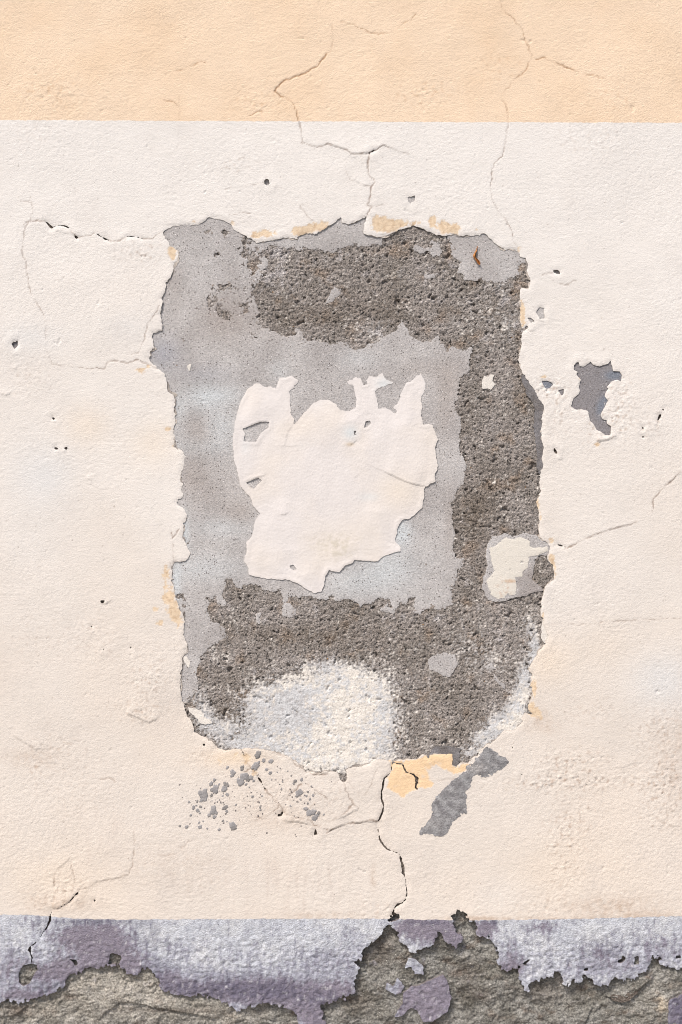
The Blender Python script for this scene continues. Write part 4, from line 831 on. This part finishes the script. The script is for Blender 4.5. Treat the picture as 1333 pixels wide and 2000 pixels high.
def blob_geo(x, y, r, seed, n=18, drop=.25):
    rnd = random.Random(seed); ph = rnd.random() * 6; vs = []; fs = []
    ax = 1 + (rnd.random() - .3) * .45; rot = rnd.random() * .9 + .5
    jr = [1 + (rnd.random() - .5) * .55 for _ in range(n)]
    hb0 = bilin(G_OUT, H_OUT, x, y)
    hz = min(1.5, .35 + r * .11)
    for ring, (k, hh_) in enumerate(((1.05, -.9), (1.0, .25), (.86, .8), (.45, .85))):
        for i in range(n):
            a = 2 * math.pi * i / n + ph; rr_ = r * k * (1 + (jr[i] - 1) * (k ** .5))
            dx = math.cos(a) * rr_ * ax; dy = math.sin(a) * rr_ / ax
            px = x + dx * math.cos(rot) - dy * math.sin(rot); py = y - (dx * math.sin(rot) + dy * math.cos(rot))
            hh2 = hb0 + hz * hh_ + (rnd.random() - .5) * .3 * (ring > 1)
            vs.append((wx(px), -hh2 * .001, wz(py)))
    vs.append((wx(x), -(hb0 + hz) * .001, wz(y)))
    for ring in range(3):
        for i in range(n):
            a = ring * n + i; b = ring * n + (i + 1) % n
            fs.append((a, b, b + n, a + n))
    for i in range(n): fs.append((3 * n + i, 3 * n + (i + 1) % n, 4 * n))
    return vs, fs
def mesh_from(name, vs, fs, mat, parent, tone, kind=None, smooth=True):
    me = bpy.data.meshes.new(name); me.from_pydata(vs, [], fs); me.update()
    me.polygons.foreach_set('use_smooth', [smooth] * len(me.polygons))
    at = me.attributes.new('tone', 'FLOAT_COLOR', 'POINT'); at.data.foreach_set('color', [c for _ in vs for c in (*tone, 1)])
    me.materials.append(mat); o = bpy.data.objects.new(name, me); SC.collection.objects.link(o); o.parent = parent
    if kind: o['kind'] = kind
    return o
rnd = random.Random(5)
for i, (zx, zy, r) in enumerate(SPL):
    vs, fs = blob_geo(330 + zx / 3.809, 1440 + zy / 3.809, r / 3.809, i)
    t = srgb(152, 148, 147) if i % 5 else srgb(140, 135, 132)
    mesh_from('mortar_splash', vs, fs, M_SPLASH, wall, [float(q) for q in t])
av, af = [], []
for i in range(130):                    # the finest spatter, too small to pick apart
    if i % 3: x = rnd.gauss(455, 45); y = rnd.gauss(1560, 28)
    else: x = rnd.gauss(590, 32); y = rnd.gauss(1560, 32)
    if y < 1480: continue
    vs, fs = blob_geo(x, y, .6 + rnd.random() ** 2 * 1.3, 900 + i, 6)
    k = len(av); av += vs; af += [tuple(q + k for q in f_) for f_ in fs]
mesh_from('mortar_spatter', av, af, M_SPLASH, wall, (.22, .19, .18), 'stuff')

# ------------------------------------------------------------------ dried curled leaf stuck on the grey corner
M_LEAF = plain('dry_leaf', (.42, .17, .045), .55, 260, .7, .0006)
def leaf_part(name, path, parent):
    vs, fs = [], []; n = 9
    for k, (x, y, h, r, tw) in enumerate(path):
        for i in range(n):
            a = 2 * math.pi * i / n * .86 + tw
            rr_ = r * (1 + .28 * math.sin(3 * a + k)) 
            vs.append((wx(x + math.cos(a) * rr_), -(h * 1.25 + math.sin(a) * rr_ * 1.25) * .001, wz(y - math.sin(a) * rr_ * .35)))
    for k in range(len(path) - 1):
        for i in range(n - 1):
            a = k * n + i; fs.append((a, a + 1, a + 1 + n, a + n))
    me = bpy.data.meshes.new(name); me.from_pydata(vs, [], fs); me.update(); me.materials.append(M_LEAF)
    o = bpy.data.objects.new(name, me); SC.collection.objects.link(o)
    md = o.modifiers.new('thick', 'SOLIDIFY'); md.thickness = .0006
    s_ = o.modifiers.new('sub', 'SUBSURF'); s_.levels = 1; s_.render_levels = 1
    o.parent = parent; return o
leaf = empty('dried_leaf', 'tiny curled orange-brown dried leaf stuck on the grey upper right corner of the peeled area', 'leaf')
leaf_part('leaf_blade', [(931.5,487,2.5,.6,0),(931,490,3.5,1.8,.3),(928.5,495,4.2,2.6,.8),(926.5,500,4.6,3.4,1.1),(928,504,5.2,3.0,1.6),(931,507,5.6,2.6,2.2),(934,511,6,3.6,2.6),(936,515,5.4,3.2,3.0),(937,517,5,1.2,3.2)], leaf)
leaf_part('leaf_stalk', [(931.5,488,2.4,.7,0),(932.5,484,3.0,.5,0),(933,481,3.6,.4,0)], leaf)

# ------------------------------------------------------------------ street floor in front (not in frame, bounces light)
M_PAVE = plain('pavement_concrete', (.30, .28, .255), .18, 14, .9, .001)
M_ROAD = plain('road_asphalt', (.055, .053, .05), .3, 60, .95, .002)
o = boxmesh('pavement', -40, 40, -2.2, -.0, -.3, 0, M_PAVE); o['kind'] = 'structure'
o = boxmesh('kerb', -40, 40, -2.352, -2.202, -.3, .006, plain('kerb_stone', (.34, .33, .31), .2, 30)); o['kind'] = 'structure'
o = boxmesh('road', -60, 60, -60, -2.354, -.4, -.13, M_ROAD); o['kind'] = 'structure'
o = boxmesh('ground', -60, 60, .44, 60, -.4, -.02, plain('packed_earth', (.2, .17, .13), .25, 8)); o['kind'] = 'structure'
